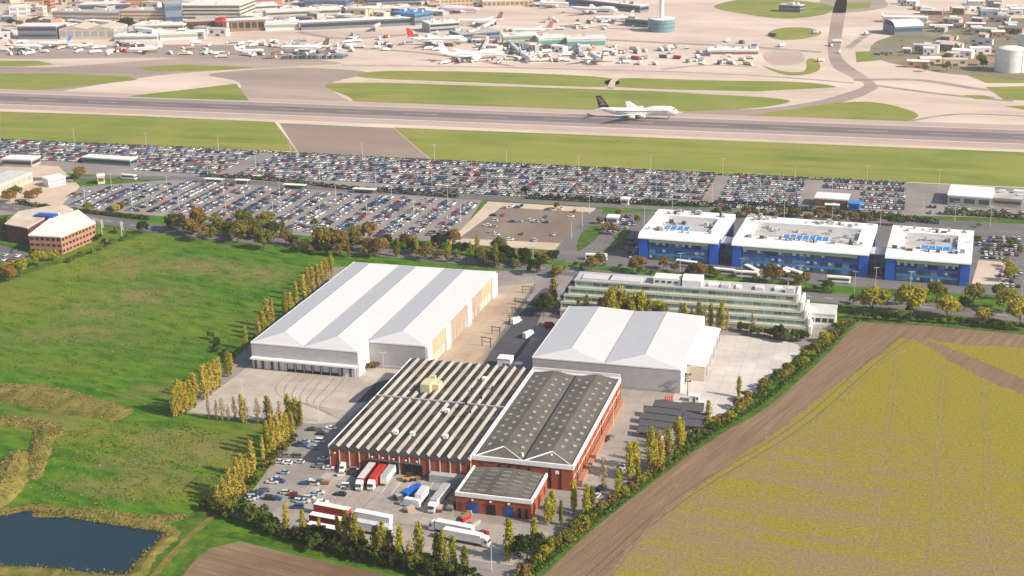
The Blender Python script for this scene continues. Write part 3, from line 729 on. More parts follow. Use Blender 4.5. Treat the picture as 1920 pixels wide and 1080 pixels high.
for x, y in ((17.4, 4.3), (27.9, 5.6)): MB().tube((x, y, dh + .3), (x, y, dh + 1.6), .5, .4, 8).build('roof_vent', 'white_paint', D)
for x in (3.0, 9.6, 13.4, 17.0, 20.8): wall_open(D, 'window', 'glass_dark', x, x + .8, -.02, dh - 2.6, dh - 1.5)
for x in (28.4, 32.2): wall_open(D, 'slot_window', 'black', x, x + .7, -.02, .4, dh - 1.1)
wall_open(D, 'wall_sign', 'white_paint', 30.6, 32.0, -.02, dh - 3.2, dh - 1.9)
for y in (6, 20, 47, 76): box('slot_window', 'black', D, DW + .01, DW + .2, y, y + .9, .5, dh - 1.0)
for y in range(2, 84, 8): box('pilaster', 'brick_orange', D, DW + .02, DW + .3, y + 2, y + 2.5, .05, dh - .95)
box('side_plinth', 'brick_orange', D, DW + .32, DW + 2.2, 4, 82, .05, 1.6)
box('wall_band', 'pale_grey', D, DW + .03, DW + .28, .4, 83, 5.0, 5.3)

# --- small brick block in front
Q = thing('workshop_building', 'small flat brick workshop with white parapet in front of the tall hall', 'workshop', (-139.6, 407.6, 0))
QW, QD, qh = 27.0, 21.4, 6.6
MB().box(0, QW, 0, QD, 0, qh).build('wall', 'brick_red', Q)
for q in ((-.25, QW + .25, -.3, .4), (-.25, .4, .4, QD), (QW - .4, QW + .25, .4, QD)): box('parapet', 'white_paint', Q, *q, qh - .6, qh + .9)
rf = MB(); n = 10
for i in range(n):
    def rz(t): return qh + .25 + 1.0 * math.sin(math.pi * t) ** .9
    x0, x1 = .4 + (QW - .8) * i / n, .4 + (QW - .8) * (i + 1) / n
    rf.poly([(x0, .4, rz(i / n)), (x1, .4, rz((i + 1) / n)), (x1, QD, rz((i + 1) / n)), (x0, QD, rz(i / n))])
rfo = rf.build('roof', 'roof_felt', Q)
orl = MB().box(-1.5, 1.5, -.45, .45, 0, .18).mesh('rooflight', 'old_rooflight')
for i in range(5):
    for j in range(6):
        t = .1 + .2 * i; y = 2.6 + j * 3.1
        o = link('rooflight', orl, rfo, (.4 + (QW - .8) * t, y, qh + .27 + 1.0 * math.sin(math.pi * t) ** .9)); o.rotation_euler = (0, -math.atan(math.pi * math.cos(math.pi * t) / (QW - .8)), 0)
for x0, x1, m in ((4.2, 7.8, 'deep_blue'), (11, 14.2, 'black'), (17.2, 20.6, 'deep_blue'), (22.2, 23.3, 'black'), (24.8, 25.7, 'black'), (1.2, 2.4, 'brick_dark')):
    d = wall_open(Q, 'workshop_door', m, x0, x1, -.02, .1, 3.9)
    if x1 - x0 > 2: wall_open(d, 'lintel', 'brick_dark', x0 - .3, x1 + .3, -.15, 3.95, 4.3)
for x in (6, 12.5, 19): MB().box(x - .3, x + .3, -.5, -.05, 4.9, 5.4).build('wall_lamp', 'white_paint', Q)
for y in (4, 11, 17): box('side_window', 'glass_dark', Q, QW + .01, QW + .14, y, y + 1.2, 1.2, 3.8)

# --- terraced office block (stepped storeys, pale green bands)
T = thing('terraced_office', 'long stepped office building with pale green bands behind the second warehouse', 'office', (-153, 611.5, 0))
TW, fl, NF, sb = 118.0, 3.3, 5, 1.55
for k in range(NF):
    y0 = k * sb; y1 = 17.5 + (0 if k < 3 else 0); xl = [0, .0, 1.2, 3.2, 6.0][k]; xr_ = TW - (0, .6, 2.4, 4.4, 6.6)[k]
    s = MB().box(xl, xr_, y0, y1, k * fl, (k + 1) * fl - .02).build('storey', 'mint_wall', T)
    MB().box(xl - .05, xr_ + .05, y0 - .25, y0 - .02, k * fl + 2.55, (k + 1) * fl + .4).build('balcony_band', 'green_spandrel' if k % 2 else 'mint_wall', s)
    if k == 0: continue
    n = 26
    for j in range(n):
        x = xl + 1 + j * (xr_ - xl - 2) / n; wdt = (xr_ - xl - 2) / n - .35
        MB().box(x, x + wdt, y0 - .1, y0 - .012, k * fl + 1.0, k * fl + 2.5).build('window_pane', 'glass_teal', s)
for k in range(NF):   # stepped fin wall at the right end
    y0 = k * sb - .6; xr_ = TW - (0, .6, 2.4, 4.4, 6.6)[k]
    MB().box(xr_ + .06, xr_ + 1.3, y0, 18.2, k * fl, (k + 1) * fl + .9).build('end_wall', 'white_paint', T)
rz = NF * fl
MB().box(5.6, TW - 6.2, 5.9, 17.8, rz - .01, rz + .25).build('roof', 'roof_grey', T)
MB().box(5.6, TW - 6.2, 5.7, 6.0, rz + .0, rz + .8).box(5.6, TW - 6.2, 17.6, 17.9, rz, rz + .8).build('parapet', 'white_cladding', T)
box('roof_light', 'pale_grey', T, 9, 38, 8, 15, rz + .27, rz + .9); box('roof_gully', 'dark_grey', T, 22, 23, 8, 15, rz + .92, rz + 1.0)
ph = box('penthouse', 'white_cladding', T, 44, 57, 8, 16, rz + .27, rz + 3.4)
for j in range(4): box('window_pane', 'glass_dark', ph, 45 + j * 3, 46.8 + j * 3, 7.85, 7.99, rz + 1.2, rz + 2.2)
v = MB(); R_ = [[(58, 7 + 4.5 * (1 - math.cos(a)), rz + .3 + 3 + 1.6 * math.sin(a)) for a in np.linspace(0, math.pi, 9)] + [(58, 16, rz + .3), (58, 7, rz + .3)]]
R_.append([(67, p[1], p[2]) for p in R_[0]]); v.rings(R_); v.build('lift_tower', 'white_cladding', T)
for x in (70, 76, 83, 92, 101):
    MB().box(x, x + rnd.uniform(2, 5), 9, 14, rz + .27, rz + rnd.uniform(.9, 1.8)).build('roof_plant', rnd.choice(['pale_grey', 'white_cladding', 'lilac', 'mid_grey']), T)
MB().box(106, 110, 8, 12, rz + .27, rz + 2.6).box(107, 107.4, 9, 9.4, rz + 2.6, rz + 5.2).build('roof_plant', 'pale_grey', T)
cv = MB()   # curved glazed left end
for k in range(NF): cv.box(-1.0 + [0, 0, .8, 2.4, 4.8][k], [0, 0, 1.2, 3.2, 6.0][k], k * sb + .4, 17, k * fl + .8, k * fl + 2.6)
cv.build('end_glazing', 'glass_dark', T)
T2 = thing('rear_annex', 'low white annex with grey roof at the right end of the stepped office', 'annex', (-36.5, 621, 0))
MB().box(0, 13, 0, 14, 0, 7).build('wall', 'white_cladding', T2); MB().box(-.2, 13.2, -.2, 14.2, 7.02, 7.4).build('roof', 'pale_grey', T2)
for j in range(4): box('window_pane', 'glass_dark', T2, 1 + j * 3, 3.2 + j * 3, -.14, -.02, 3.2, 5.2)
MB().box(1, 12, -.12, -.02, .1, 2.0).build('plinth', 'stone_wall', T2)

# --- three blue office blocks
def blue_block(label, x, y, w, d, h, rz, bays, plant):
    O = thing('blue_office', label, 'office', (x, y, 0), rz, 'blue glass offices beyond the main road')
    fl = (h - 1.2) / 3
    MB().box(0, w, 0, d, 0, h).build('wall', 'deep_blue', O)
    for xx in (0, w - 5.2): MB().box(xx - .1 + (0.9 if xx else 0), xx + 5.3 - (0 if xx else .9), -.8, 3, .05, h - .02).build('blue_pier', 'blue_paint', O)
    for k in range(3):
        z = .4 + k * fl
        MB().box(5.3, w - 5.3, -.3, -.02, z + 2.2, z + fl - .05).build('spandrel', ['sky_blue', 'blue_paint', 'green_spandrel'][k], O)
        bw = (w - 10.8) / bays
        for j in range(bays):
            a = 5.4 + j * bw
            g = MB().box(a + .12, a + bw - .12, -.2, -.02, z, z + 2.15).build('window_pane', rnd.choice(['glass_blue', 'glass_teal', 'glass_dark']), O)
            if rnd.random() < .35: MB().box(a + .2, a + bw * .5, -.26, -.205, z + .9, z + 2.3).build('blind', 'green_spandrel', g)
    # white barrel-edged roof
    n = 8; pr = []
    for i in range(n + 1):
        t = i / n * math.pi / 2; pr.append((-1.4 + 6.5 * (1 - math.cos(t)), h + 2.6 * math.sin(t) - .3))
    r = MB()
    for i in range(n): r.poly([(-.6, pr[i][0], pr[i][1]), (w + .6, pr[i][0], pr[i][1]), (w + .6, pr[i + 1][0], pr[i + 1][1]), (-.6, pr[i + 1][0], pr[i + 1][1])])
    r.box(-.6, w + .6, 5.05, 11, h + .02, h + 2.3); r.box(-.6, w + .6, d - 11, d + .8, h + .02, h + 3.0)
    r.box(-.6, 7, 11.01, d - 11.01, h + .02, h + 2.5); r.box(w - 7, w + .6, 11.01, d - 11.01, h + .02, h + 2.5)
    r.build('roof', 'white_paint', O)
    MB().box(7, w - 7, 11, d - 11, h + .02, h + .6).build('roof_well', 'roof_grey', O)
    p0, p1 = plant
    at = MB().box(p0, p1, 13, 20, h + .62, h + 1.9).build('atrium_glazing', 'sky_blue', O)
    k = max(3, int((p1 - p0) / 3.4))
    for j in range(k + 1): MB().box(p0 + j * (p1 - p0) / k - .12, p0 + j * (p1 - p0) / k + .12, 12.9, 20.1, h + 1.92, h + 2.15).build('atrium_rib', 'white_paint', at)
    rr = random.Random(int(w * 10))
    for j in range(int(w / 1.1)):
        xx, yy = rr.uniform(1, w - 3), rr.choice([rr.uniform(6, 9), rr.uniform(d - 10, d - 2), rr.uniform(22, d - 13)])
        zz = h + (2.32 if yy < 10 else 3.02 if yy > d - 11 else .62)
        MB().box(xx, xx + rr.uniform(.8, 2.6), yy, yy + rr.uniform(.8, 2.4), zz, zz + rr.uniform(.6, 2.2)).build('roof_plant', rr.choice(['pale_grey', 'mid_grey', 'dark_grey', 'stone_wall', 'steel', 'slate']), O)
    for j in range(int(w / 1.6)):
        if j % 3 == 2: continue
        MB().box(j * 1.6, j * 1.6 + 1.2, d - .0 + .82, d + 1.0, h + .2, h + 2.4).build('louvre', 'mid_grey', O)
    return O
blue_block('leftmost blue glass office block with white barrel roof, nearest the gravel lot', -133, 711, 43, 48, 12.2, math.radians(-3), 9, (10, 24))
blue_block('longest, middle blue glass office block with white barrel roof', -82, 708, 70, 48, 12.2, math.radians(-3), 16, (24, 48))
blue_block('rightmost blue glass office block with white barrel roof, nearest round yellow trees', -3, 702, 41, 50, 12.2, math.radians(-3), 9, (16, 34))
for (x, y, w, lab) in ((-89.6, 716, 8.2, 'dark glass link between left and middle blue offices'), (-11.8, 713, 9.0, 'dark glass link between middle and right blue offices')):
    K = thing('office_link', lab, 'link', (x, y, 0), math.radians(-3))
    MB().box(0, w, 0, 12, 0, 10).build('wall', 'slate', K); MB().box(-.05, w + .05, -.3, 12, 10.02, 10.5).build('roof', 'pale_grey', K)
    for k in range(3):
        for j in range(3): MB().box(.3 + j * w / 3, w / 3 - .1 + j * w / 3, -.14, -.02, .6 + k * 3.2, 3.0 + k * 3.2).build('window_pane', 'glass_blue', K)

# --- brick office at the far left
def poly_block(name, label, cat, pts, h, floors, wall, roof, bay=3.2, glass='glass_dark', sill=1.0, wh=1.5, edges=None, group=None, parapet=.7, pm='white_paint'):
    """upright building on a footprint polygon; windows are parts on the edges that face the camera"""
    o = np.array(pts[0]); O = thing(name, label, cat, (o[0], o[1], 0), 0, group)
    loc = [(p[0] - o[0], p[1] - o[1]) for p in pts]
    a = sum(loc[i][0] * loc[(i + 1) % len(loc)][1] - loc[(i + 1) % len(loc)][0] * loc[i][1] for i in range(len(loc)))
    if a < 0: loc = loc[::-1]
    MB().prism(loc, 0, h).build('wall', wall, O)
    c = np.mean(np.array(loc), 0); big = [tuple(c + (np.array(p) - c) * (1 + .5 / max(1, np.linalg.norm(np.array(p) - c)))) for p in loc]
    MB().prism(big, h + .01, h + parapet).build('roof', roof, O)
    fh = h / floors
    for i in range(len(loc)):
        p, q = np.array(loc[i]), np.array(loc[(i + 1) % len(loc)]); d = q - p; L = np.linalg.norm(d)
        if L < 4: continue
        d /= L; n = np.array([d[1], -d[0]]); mid = (p + q) / 2 + o
        if np.dot(n, -mid) < 0: continue
        if edges is not None and i not in edges: pass
        k = max(1, int(L / bay)); bw = L / k
        for f in range(floors):
            for j in range(k):
                s, e = p + d * (j * bw + bw * .18), p + d * (j * bw + bw * .82)
                z0 = f * fh + sill; w = MB()
                A = s + n * .06; B = e + n * .06; A0 = s - n * .05; B0 = e - n * .05
                w.prism([tuple(A0), tuple(A), tuple(B), tuple(B0)], z0, z0 + wh); w.build('window', glass, O)
    return O
hB = 10.0
poly_block('brick_office', 'orange brick office with pale roof beside the meadow hedge', 'office', [P(58, 474), P(118, 477), P(181, 450), P(150, 425), P(100, 440)], hB, 3, 'brick_orange', 'roof_cream', 3.0)
poly_block('brick_office', 'dark red brick wing with white roof behind the orange brick office', 'office', [P(14, 452), P(56, 460), P(88, 440), P(140, 424), P(118, 414), P(40, 428)], hB, 3, 'brick_dark', 'roof_tan', 3.0)
b0 = P(92, 404, 11); AT = thing('roof_courtyard', 'dark blue glazed box on the brick office roof', 'roof glazing', (b0[0], b0[1], hB + .72))
MB().box(-8, 5, -4, 2, .0, 1.0).build('glazing', 'deep_blue', AT); MB().box(-8.3, 5.3, 2.02, 2.6, 0, 2.0).build('upstand', 'white_paint', AT)
for k, (px, py) in enumerate(((178, 440), (186, 440), (192, 441), (229, 445))):
    x, y = P(px, py); F_ = thing('flagpole', '%s flagpole from the brick office by the main road' % ow(k + 1), 'flagpole', (x, y, 0), 0, 'flagpoles by the brick office')
    MB().tube((0, 0, 0), (0, 0, 10), .14, .08, 6).build('pole', 'white_paint', F_)
    MB().box(.1, 1.3, -.04, .04, 4.5, 9.6).build('banner', 'white_paint' if k != 1 else 'pink_wall', F_)
# ------------------------------------------------------------------ trees and hedges
def leaf_mesh(name, pts, nrm, size, mat_, rs):
    """many small leaf-clump faces"""
    n = len(pts); nrm = nrm + rs.normal(0, .55, nrm.shape); nrm /= np.linalg.norm(nrm, axis=1)[:, None] + 1e-9
    t = rs.normal(0, 1, nrm.shape); u = np.cross(nrm, t); u /= np.linalg.norm(u, axis=1)[:, None] + 1e-9; w = np.cross(nrm, u)
    s = size * rs.uniform(.6, 1.35, (n, 1)); a = rs.uniform(.55, 1.0, (n, 1))
    q = np.stack([pts - u * s, pts - w * s * a, pts + u * s, pts + w * s * a], 1).reshape(-1, 3)
    me = bpy.data.meshes.new(name); me.vertices.add(4 * n); me.vertices.foreach_set('co', q.ravel())
    me.loops.add(4 * n); me.loops.foreach_set('vertex_index', np.arange(4 * n)); me.polygons.add(n)
    me.polygons.foreach_set('loop_start', np.arange(0, 4 * n, 4)); me.materials.append(M[mat_]); me.update(calc_edges=True); return me

def columnar_crown(seed, h, r, n, size, mat_, base=.10):
    rs = np.random.RandomState(seed); K = 60
    t = rs.uniform(0, 1, K) ** .9; ph = rs.uniform(0, 2 * np.pi, K)
    prof = lambda t: np.clip(np.minimum(1, .35 + t * 2.6) * (1 - np.clip(t - .45, 0, 1) ** 1.5 * 2.1), .07, 1)
    R = r * prof(t) * rs.uniform(.45, 1.0, K) * (.8 + .25 * np.sin(ph * 2 + seed))
    c = np.stack([R * np.cos(ph), R * np.sin(ph), h * (base + (1 - base) * t)], 1)
    k = rs.randint(0, K, n); off = rs.normal(0, 1, (n, 3)) * np.array([r * .20, r * .20, h * .05])
    p = c[k] + off; p[:, 2] = np.clip(p[:, 2], .25, h * 1.03)
    nr = np.stack([p[:, 0], p[:, 1], np.full(n, .35 * r)], 1); nr /= np.linalg.norm(nr, axis=1)[:, None] + 1e-6
    return leaf_mesh('crown', p, nr, size, mat_, rs)

def round_crown(seed, h, r, n, size, mat_, low=.22, flat=.8, K=26):
    rs = np.random.RandomState(seed)
    d = rs.normal(0, 1, (K, 3)); d /= np.linalg.norm(d, axis=1)[:, None]; d[:, 2] = np.where(d[:, 2] < -.35, -d[:, 2], d[:, 2])
    rr = rs.uniform(.45, .86, K)[:, None]; zc = h * (low + 1) / 2; hz_ = h * (1 - low) / 2
    c = d * rr * np.array([r, r * rs.uniform(.8, 1.1), hz_]) + np.array([0, 0, zc])
    cs = rs.uniform(.18, .36, K) * r
    k = rs.randint(0, K, n); e = rs.normal(0, 1, (n, 3)); e /= np.linalg.norm(e, axis=1)[:, None]
    p = c[k] + e * (cs[k] * rs.uniform(.55, 1.05, n))[:, None] * np.array([1, 1, flat]); p[:, 2] = np.clip(p[:, 2], .15, None)
    nr = e * .7 + (p - np.array([0, 0, zc])) / r * .5
    return leaf_mesh('crown', p, nr, size, mat_, rs)

def trunk_mesh(seed, h, r, m='bark', limbs=5, spread=.35, top=.85):
    r_ = random.Random(seed); mb = MB(); z = 0; x = y = 0; pts = [(0, 0, -.15)]
    for k in range(1, 5):
        x += r_.uniform(-.05, .05) * h * .2; y += r_.uniform(-.05, .05) * h * .2; pts.append((x, y, h * top * k / 4))
    for k in range(4): mb.tube(pts[k], pts[k + 1], r * (1 - k * .22), r * (1 - (k + 1) * .22), 6, 0, False)
    for k in range(limbs):
        b = pts[1 + k % 3]; a = r_.uniform(0, 6.28); L = h * spread * r_.uniform(.5, 1)
        mb.tube(b, (b[0] + L * .6 * math.cos(a), b[1] + L * .6 * math.sin(a), b[2] + L * .8), r * .4, r * .1, 5, 0, False)
    return mb.mesh('trunk', m, True)

KIND = {}
def species(key, fn, variants, trunk): KIND[key] = ([fn(k) for k in range(variants)], [trunk(k) for k in range(2)])
species('poplar_gold', lambda k: columnar_crown(k, 15, 1.45 + .2 * k, 1150, .36, 'leaf_gold'), 5, lambda k: trunk_mesh(k, 14, .25, 'bark', 4, .25))
species('poplar_yellow', lambda k: columnar_crown(20 + k, 15, 1.55 + .2 * k, 1250, .36, 'leaf_yellowgreen'), 5, lambda k: trunk_mesh(5 + k, 14, .25, 'bark', 4, .25))
species('poplar_olive', lambda k: columnar_crown(40 + k, 14, 1.7 + .28 * k, 1300, .36, 'leaf_olive'), 4, lambda k: trunk_mesh(8 + k, 13, .25, 'bark', 4, .25))
species('poplar_bare', lambda k: columnar_crown(60 + k, 12.5, 1.5, 420, .26, 'leaf_bare', .15), 4, lambda k: trunk_mesh(12 + k, 12, .2, 'pale_bark', 9, .4, .98))
for nm, lf in (('olive', 'leaf_olive'), ('green', 'leaf_green'), ('brown', 'leaf_brown'), ('orange', 'leaf_orange'), ('dark', 'leaf_dark'), ('yellow', 'leaf_yellowgreen')):
    s0 = hash_ = sum(map(ord, nm))
    species('round_' + nm, lambda k, lf=lf, s0=s0: round_crown(s0 + k, 11.5, 6.2, 2600, .46, lf, .12, .85, 36), 4, lambda k, s0=s0: trunk_mesh(s0 + k, 11.5, .36, 'bark', 6, .4, .7))
    species('shrub_' + nm, lambda k, lf=lf, s0=s0: round_crown(s0 + 50 + k, 4.4, 2.9, 800, .36, lf, .02, .8, 16), 3, lambda k, s0=s0: trunk_mesh(s0 + 9 + k, 3.6, .12, 'bark', 6, .4, .6))

def plant(name, kind, x, y, label, cat='tree', group=None, s=1.0, sz=None, r=rnd, z=0.0):
    t = thing(name, label, cat, (x, y, z), r.uniform(0, 6.28), group); q = s * r.uniform(.88, 1.12); e = r.uniform(.88, 1.14); t.scale = (q * e, q / e, q * (sz or 1.0) * r.uniform(.88, 1.12))
    cr, tr = KIND[kind]
    link('trunk', r.choice(tr), t); link('crown', r.choice(cr), t)
    return t

COLW = {'gold': 'golden', 'yellow': 'yellow-green', 'olive': 'olive green', 'bare': 'nearly bare', 'green': 'green', 'brown': 'brown', 'orange': 'rust orange', 'dark': 'dark green'}
def word(kind): return COLW[kind.split('_')[1]]

def row(spec, where, group, fn_label):
    """spec: (px, py, kind, scale[, zscale])"""
    for i, q in enumerate(spec):
        x, y = P(q[0], q[1]); kind = q[2]
        nm = 'poplar_tree' if kind.startswith('poplar') else 'shrub' if kind.startswith('shrub') else 'tree'
        plant(nm, kind, x, y, fn_label(i + 1, kind), 'poplar' if nm == 'poplar_tree' else nm, group, q[3] if len(q) > 3 else 1.0, q[4] if len(q) > 4 else None)

G, Y, O, Bz = 'poplar_gold', 'poplar_yellow', 'poplar_olive', 'poplar_bare'
# golden poplars between meadow and the big warehouse, from the far end towards the camera
L1 = [(622, 520, Y, .85), (612, 528, G, .85), (604, 535, G, .9), (596, 541, G, .95), (587, 549, G, .95), (578, 557, G, .9), (570, 565, G, .85), (556, 578, G, .85), (545, 588, G, .9), (536, 594, Y, .8),
      (512, 615, G, .85), (503, 622, G, .95), (494, 630, Y, .9), (486, 637, G, .8), (462, 655, Y, .75), (434, 702, Y, .8), (428, 707, O, .7), (412, 726, G, .95), (406, 730, G, .9), (396, 741, G, 1.0), (389, 746, G, 1.0), (383, 750, G, .95), (366, 764, G, .95), (358, 769, Y, .85), (350, 774, G, .85), (342, 778, G, .95), (336, 780, Y, .95), (329, 782, G, .85)]
row(L1, '', 'poplars along the meadow side of the big warehouse', lambda i, k: '%s poplar, %s from the far end of the row left of the big warehouse' % (word(k), ow(i)))
# thin, half bare poplars along the front of its loading yard
L2 = [(392, 786, Bz, .7), (407, 788, Bz, .75), (418, 789, Bz, .9), (429, 790, Bz, .7), (441, 790, Bz, .75), (455, 792, G, .85), (462, 792, Bz, .85), (484, 794, Bz, .85), (503, 796, O, .85), (508, 796, Bz, .9), (525, 797, Bz, .8), (541, 797, Y, .95), (547, 798, Y, .85), (556, 798, Y, .95), (564, 799, O, .8)]
row(L2, '', 'thin poplars along the front of the loading yard', lambda i, k: '%s slim poplar, %s from left along the front edge of the loading yard' % (word(k), ow(i)))
L3 = [(548, 825, G, .85), (538, 832, Y, .9), (530, 838, G, .8), (521, 845, G, .9), (511, 852, G, .95), (503, 858, Y, .85), (494, 866, G, .75), (475, 897, G, 1.0), (466, 905, G, .6), (456, 928, G, .95), (447, 934, G, 1.0), (440, 938, Y, .8), (431, 942, G, .85), (421, 946, G, .75), (410, 950, G, .65), (401, 948, G, .55)]
row(L3, '', 'golden poplars beside the lorry yard car park', lambda i, k: '%s poplar, %s from the far end of the row left of the staff cars' % (word(k), ow(i)))
L4 = [(538, 1000, G, .75), (570, 1006, G, .6), (600, 1012, G, .55), (636, 1028, Y, .9), (652, 1036, O, .95), (668, 1040, Y, .9), (681, 1042, Y, .7), (706, 1052, O, .85), (720, 1056, Y, .95), (733, 1056, O, .8), (752, 1062, Y, .95), (768, 1062, G, .7), (786, 1058, Y, 1.0), (820, 1070, O, .95), (832, 1072, Y, .9), (850, 1072, Y, .9), (872, 1080, O, .7), (955, 1052, Y, 1.0, 1.05), (988, 1050, 'round_dark', .85), (1003, 1040, Y, .75)]
row(L4, '', 'trees along the near edge of the lorry yard', lambda i, k: '%s %s, %s from left in the near row before the lorries' % (word(k), 'poplar' if k[0] == 'p' else 'tree', ow(i)))
L5 = [(1027, 985, Y, .75), (1036, 975, Y, .7), (1052, 985, O, .6), (1076, 965, Y, .9), (1100, 972, Y, .95), (1110, 965, O, .7), (1131, 920, Bz, .95), (1158, 932, Y, .8), (1163, 925, O, .75), (1180, 900, Y, 1.0), (1190, 893, Y, .9), (1196, 898, O, .7), (1219, 884, Y, .95), (1229, 880, G, .8), (1237, 872, G, .85), (1252, 858, Y, .95), (1256, 866, Bz, .8), (1272, 848, Y, .95), (1279, 842, G, .8), (1328, 792, Y, .6), (1385, 745, Y, .6)]
row(L5, '', 'poplars along the field hedge right of the brick hall', lambda i, k: '%s poplar, %s from the near end of the row right of the brick halls' % (word(k), ow(i)))

def along(line, step, jitter, seed):
    r_ = random.Random(seed); out = []; acc = 0
    for a, b in zip(line[:-1], line[1:]):
        a, b = np.array(a), np.array(b); L = np.linalg.norm(b - a); d = (b - a) / L; n = np.array([-d[1], d[0]]); s = acc
        while s < L: out.append(tuple(a + d * s + n * r_.uniform(-jitter, jitter))); s += step * r_.uniform(.75, 1.25)
        acc = s - L
    return out
def hedge(px, step, jit, kinds, seed, group, lab, s=(.8, 1.3)):
    r_ = random.Random(seed)
    for i, (x, y) in enumerate(along([P(*q) for q in px], step, jit, seed)):
        k = r_.choice(kinds); plant('shrub', k, x, y, lab % (word(k), ow(i + 1)), 'shrub', group, r_.uniform(*s), None, r_)
hedge([(398, 955), (470, 978), (540, 1008), (640, 1040), (760, 1066), (900, 1098)], 2.5, 1.6, ['shrub_dark', 'shrub_dark', 'shrub_dark', 'shrub_olive', 'shrub_green'], 1, 'shrubs of the near hedge', '%s shrub, %s from left in the near hedge before the lorries', (.95, 1.5))
hedge([(970, 1098), (1055, 1018), (1203, 907), (1333, 808), (1484, 697), (1588, 609)], 2.9, 1.9, ['shrub_olive', 'shrub_olive', 'shrub_yellow', 'shrub_brown', 'shrub_green'], 2, 'shrubs of the field hedge', '%s shrub, %s from the near end of the arable field hedge', (.65, 1.1))
hedge([(420, 950), (475, 912), (520, 862), (560, 820)], 4.5, 1.0, ['shrub_olive', 'shrub_green', 'shrub_brown'], 3, 'shrubs left of the staff cars', '%s low shrub, %s from the near corner left of the staff cars', (.6, 1.0))
hedge([(398, 636), (440, 686)], 6, 1.5, ['shrub_dark', 'shrub_green'], 13, 'shrubs by the warehouse corner', '%s shrub, %s from the meadow by the big warehouse corner', (.7, 1.0))
hedge([(675, 696), (712, 688), (745, 678)], 2.2, .6, ['shrub_olive', 'shrub_brown'], 4, 'planting in the warehouse recess', '%s shrub, %s from left in the recess of the big warehouse', (.5, .8))
hedge([(1390, 622), (1430, 632), (1480, 640), (1510, 640)], 2.6, 1.2, ['shrub_green', 'shrub_dark', 'shrub_green'], 5, 'evergreens below the stepped office', '%s shrub, %s from left below the stepped office', (.9, 1.5))
hedge([(1600, 598), (1760, 606), (1925, 622)], 4.6, .8, ['shrub_dark', 'shrub_green', 'shrub_dark'], 6, 'hedge between field and road', '%s shrub, %s from left in the hedge behind the arable field', (.7, 1.1))
hedge([(130, 492), (200, 462), (255, 440)], 7, 2, ['shrub_olive', 'shrub_green'], 7, 'hedge beside the brick office', '%s shrub, %s from the brick office along the meadow edge', (.5, .95))

def long_hedge(name, label, line, w, h, n, mat_, seed):
    """clipped hedge seen from far away: one thing with its foliage and stems"""
    rs = np.random.RandomState(seed); t = thing(name, label, 'hedge', (line[0][0], line[0][1], 0))
    o = np.array(line[0]); ln = [np.array(p) - o for p in line]; segs = [(a, b, np.linalg.norm(b - a)) for a, b in zip(ln[:-1], ln[1:])]; tot = sum(s[2] for s in segs)
    pts, nr = [], []
    for a, b, L in segs:
        k = int(n * L / tot); u = rs.uniform(0, 1, k)[:, None]; d = (b - a) / L; nn = np.array([-d[1], d[0]])
        off = np.clip(rs.normal(0, .38, k), -1, 1) * w / 2; z = h * np.abs(np.sin(rs.uniform(0, np.pi / 2, k))) * (.75 + .35 * np.sin(u[:, 0] * L * .35 + seed) ** 2)
        p = a + (b - a) * u + nn * off[:, None]; pts.append(np.column_stack([p, np.maximum(z, .1)])); nr.append(np.column_stack([nn[0] * off, nn[1] * off, z * .6 + .3]))
    pts = np.concatenate(pts); nr = np.concatenate(nr)
    link('foliage', leaf_mesh('foliage', pts, nr / (np.linalg.norm(nr, axis=1)[:, None] + 1e-6), .5, mat_, rs), t)
    mb = MB()
    for a, b, L in segs:
        for k in range(int(L / 6)): q = a + (b - a) * (k * 6 / L); mb.tube((*q, 0), (*q, h * .6), .08, .05, 4)
    mb.build('stems', 'bark', t)
def W_(*px): return [P(*q) for q in px]
long_hedge('hedge', 'low leafy strip between field hedge shrubs and the arable field, added as hedge shadow', W_((985, 1098), (1075, 1012), (1208, 910), (1335, 815), (1424, 760), (1500, 699), (1572, 634), (1600, 604)), 2.4, 1.7, 4200, 'leaf_green', 8)  # added green leaf strip standing in for the hedge's shadow line
long_hedge('hedge', 'dark clipped hedge between the dense and the sparse car park', W_((375, 331), (470, 336), (560, 344), (640, 354), (760, 364), (860, 371)), 3, 2.6, 4200, 'leaf_dark', 1)
long_hedge('hedge', 'dark hedge above the gravel lot, under the dense car park', W_((985, 372), (1110, 379), (1240, 385), (1340, 388)), 4, 3.2, 3200, 'leaf_dark', 2)
long_hedge('hedge', 'long dark hedge behind the blue offices, left of the white shed', W_((1340, 382), (1450, 390), (1540, 398), (1640, 408), (1760, 420)), 5, 3.0, 3600, 'leaf_dark', 3)
long_hedge('hedge', 'green hedge in front of the white shed at the right edge', W_((1770, 402), (1850, 406), (1930, 412)), 4, 3.4, 1800, 'leaf_green', 4)
long_hedge('hedge', 'dark hedge between main road and sparse car park, behind the brick office', W_((30, 382), (100, 392), (180, 402), (280, 412)), 4, 2.4, 2600, 'leaf_dark', 5)
long_hedge('hedge', 'low hedge along the main road in front of the blue offices', W_((1330, 532), (1430, 540), (1560, 550)), 3, 1.8, 1500, 'leaf_green', 6)
long_hedge('hedge', 'thin hedge at the airfield edge of the dense car park', W_((0, 264), (420, 282), (850, 305), (1280, 325), (1700, 346)), 2, 1.6, 5200, 'leaf_dark', 7)

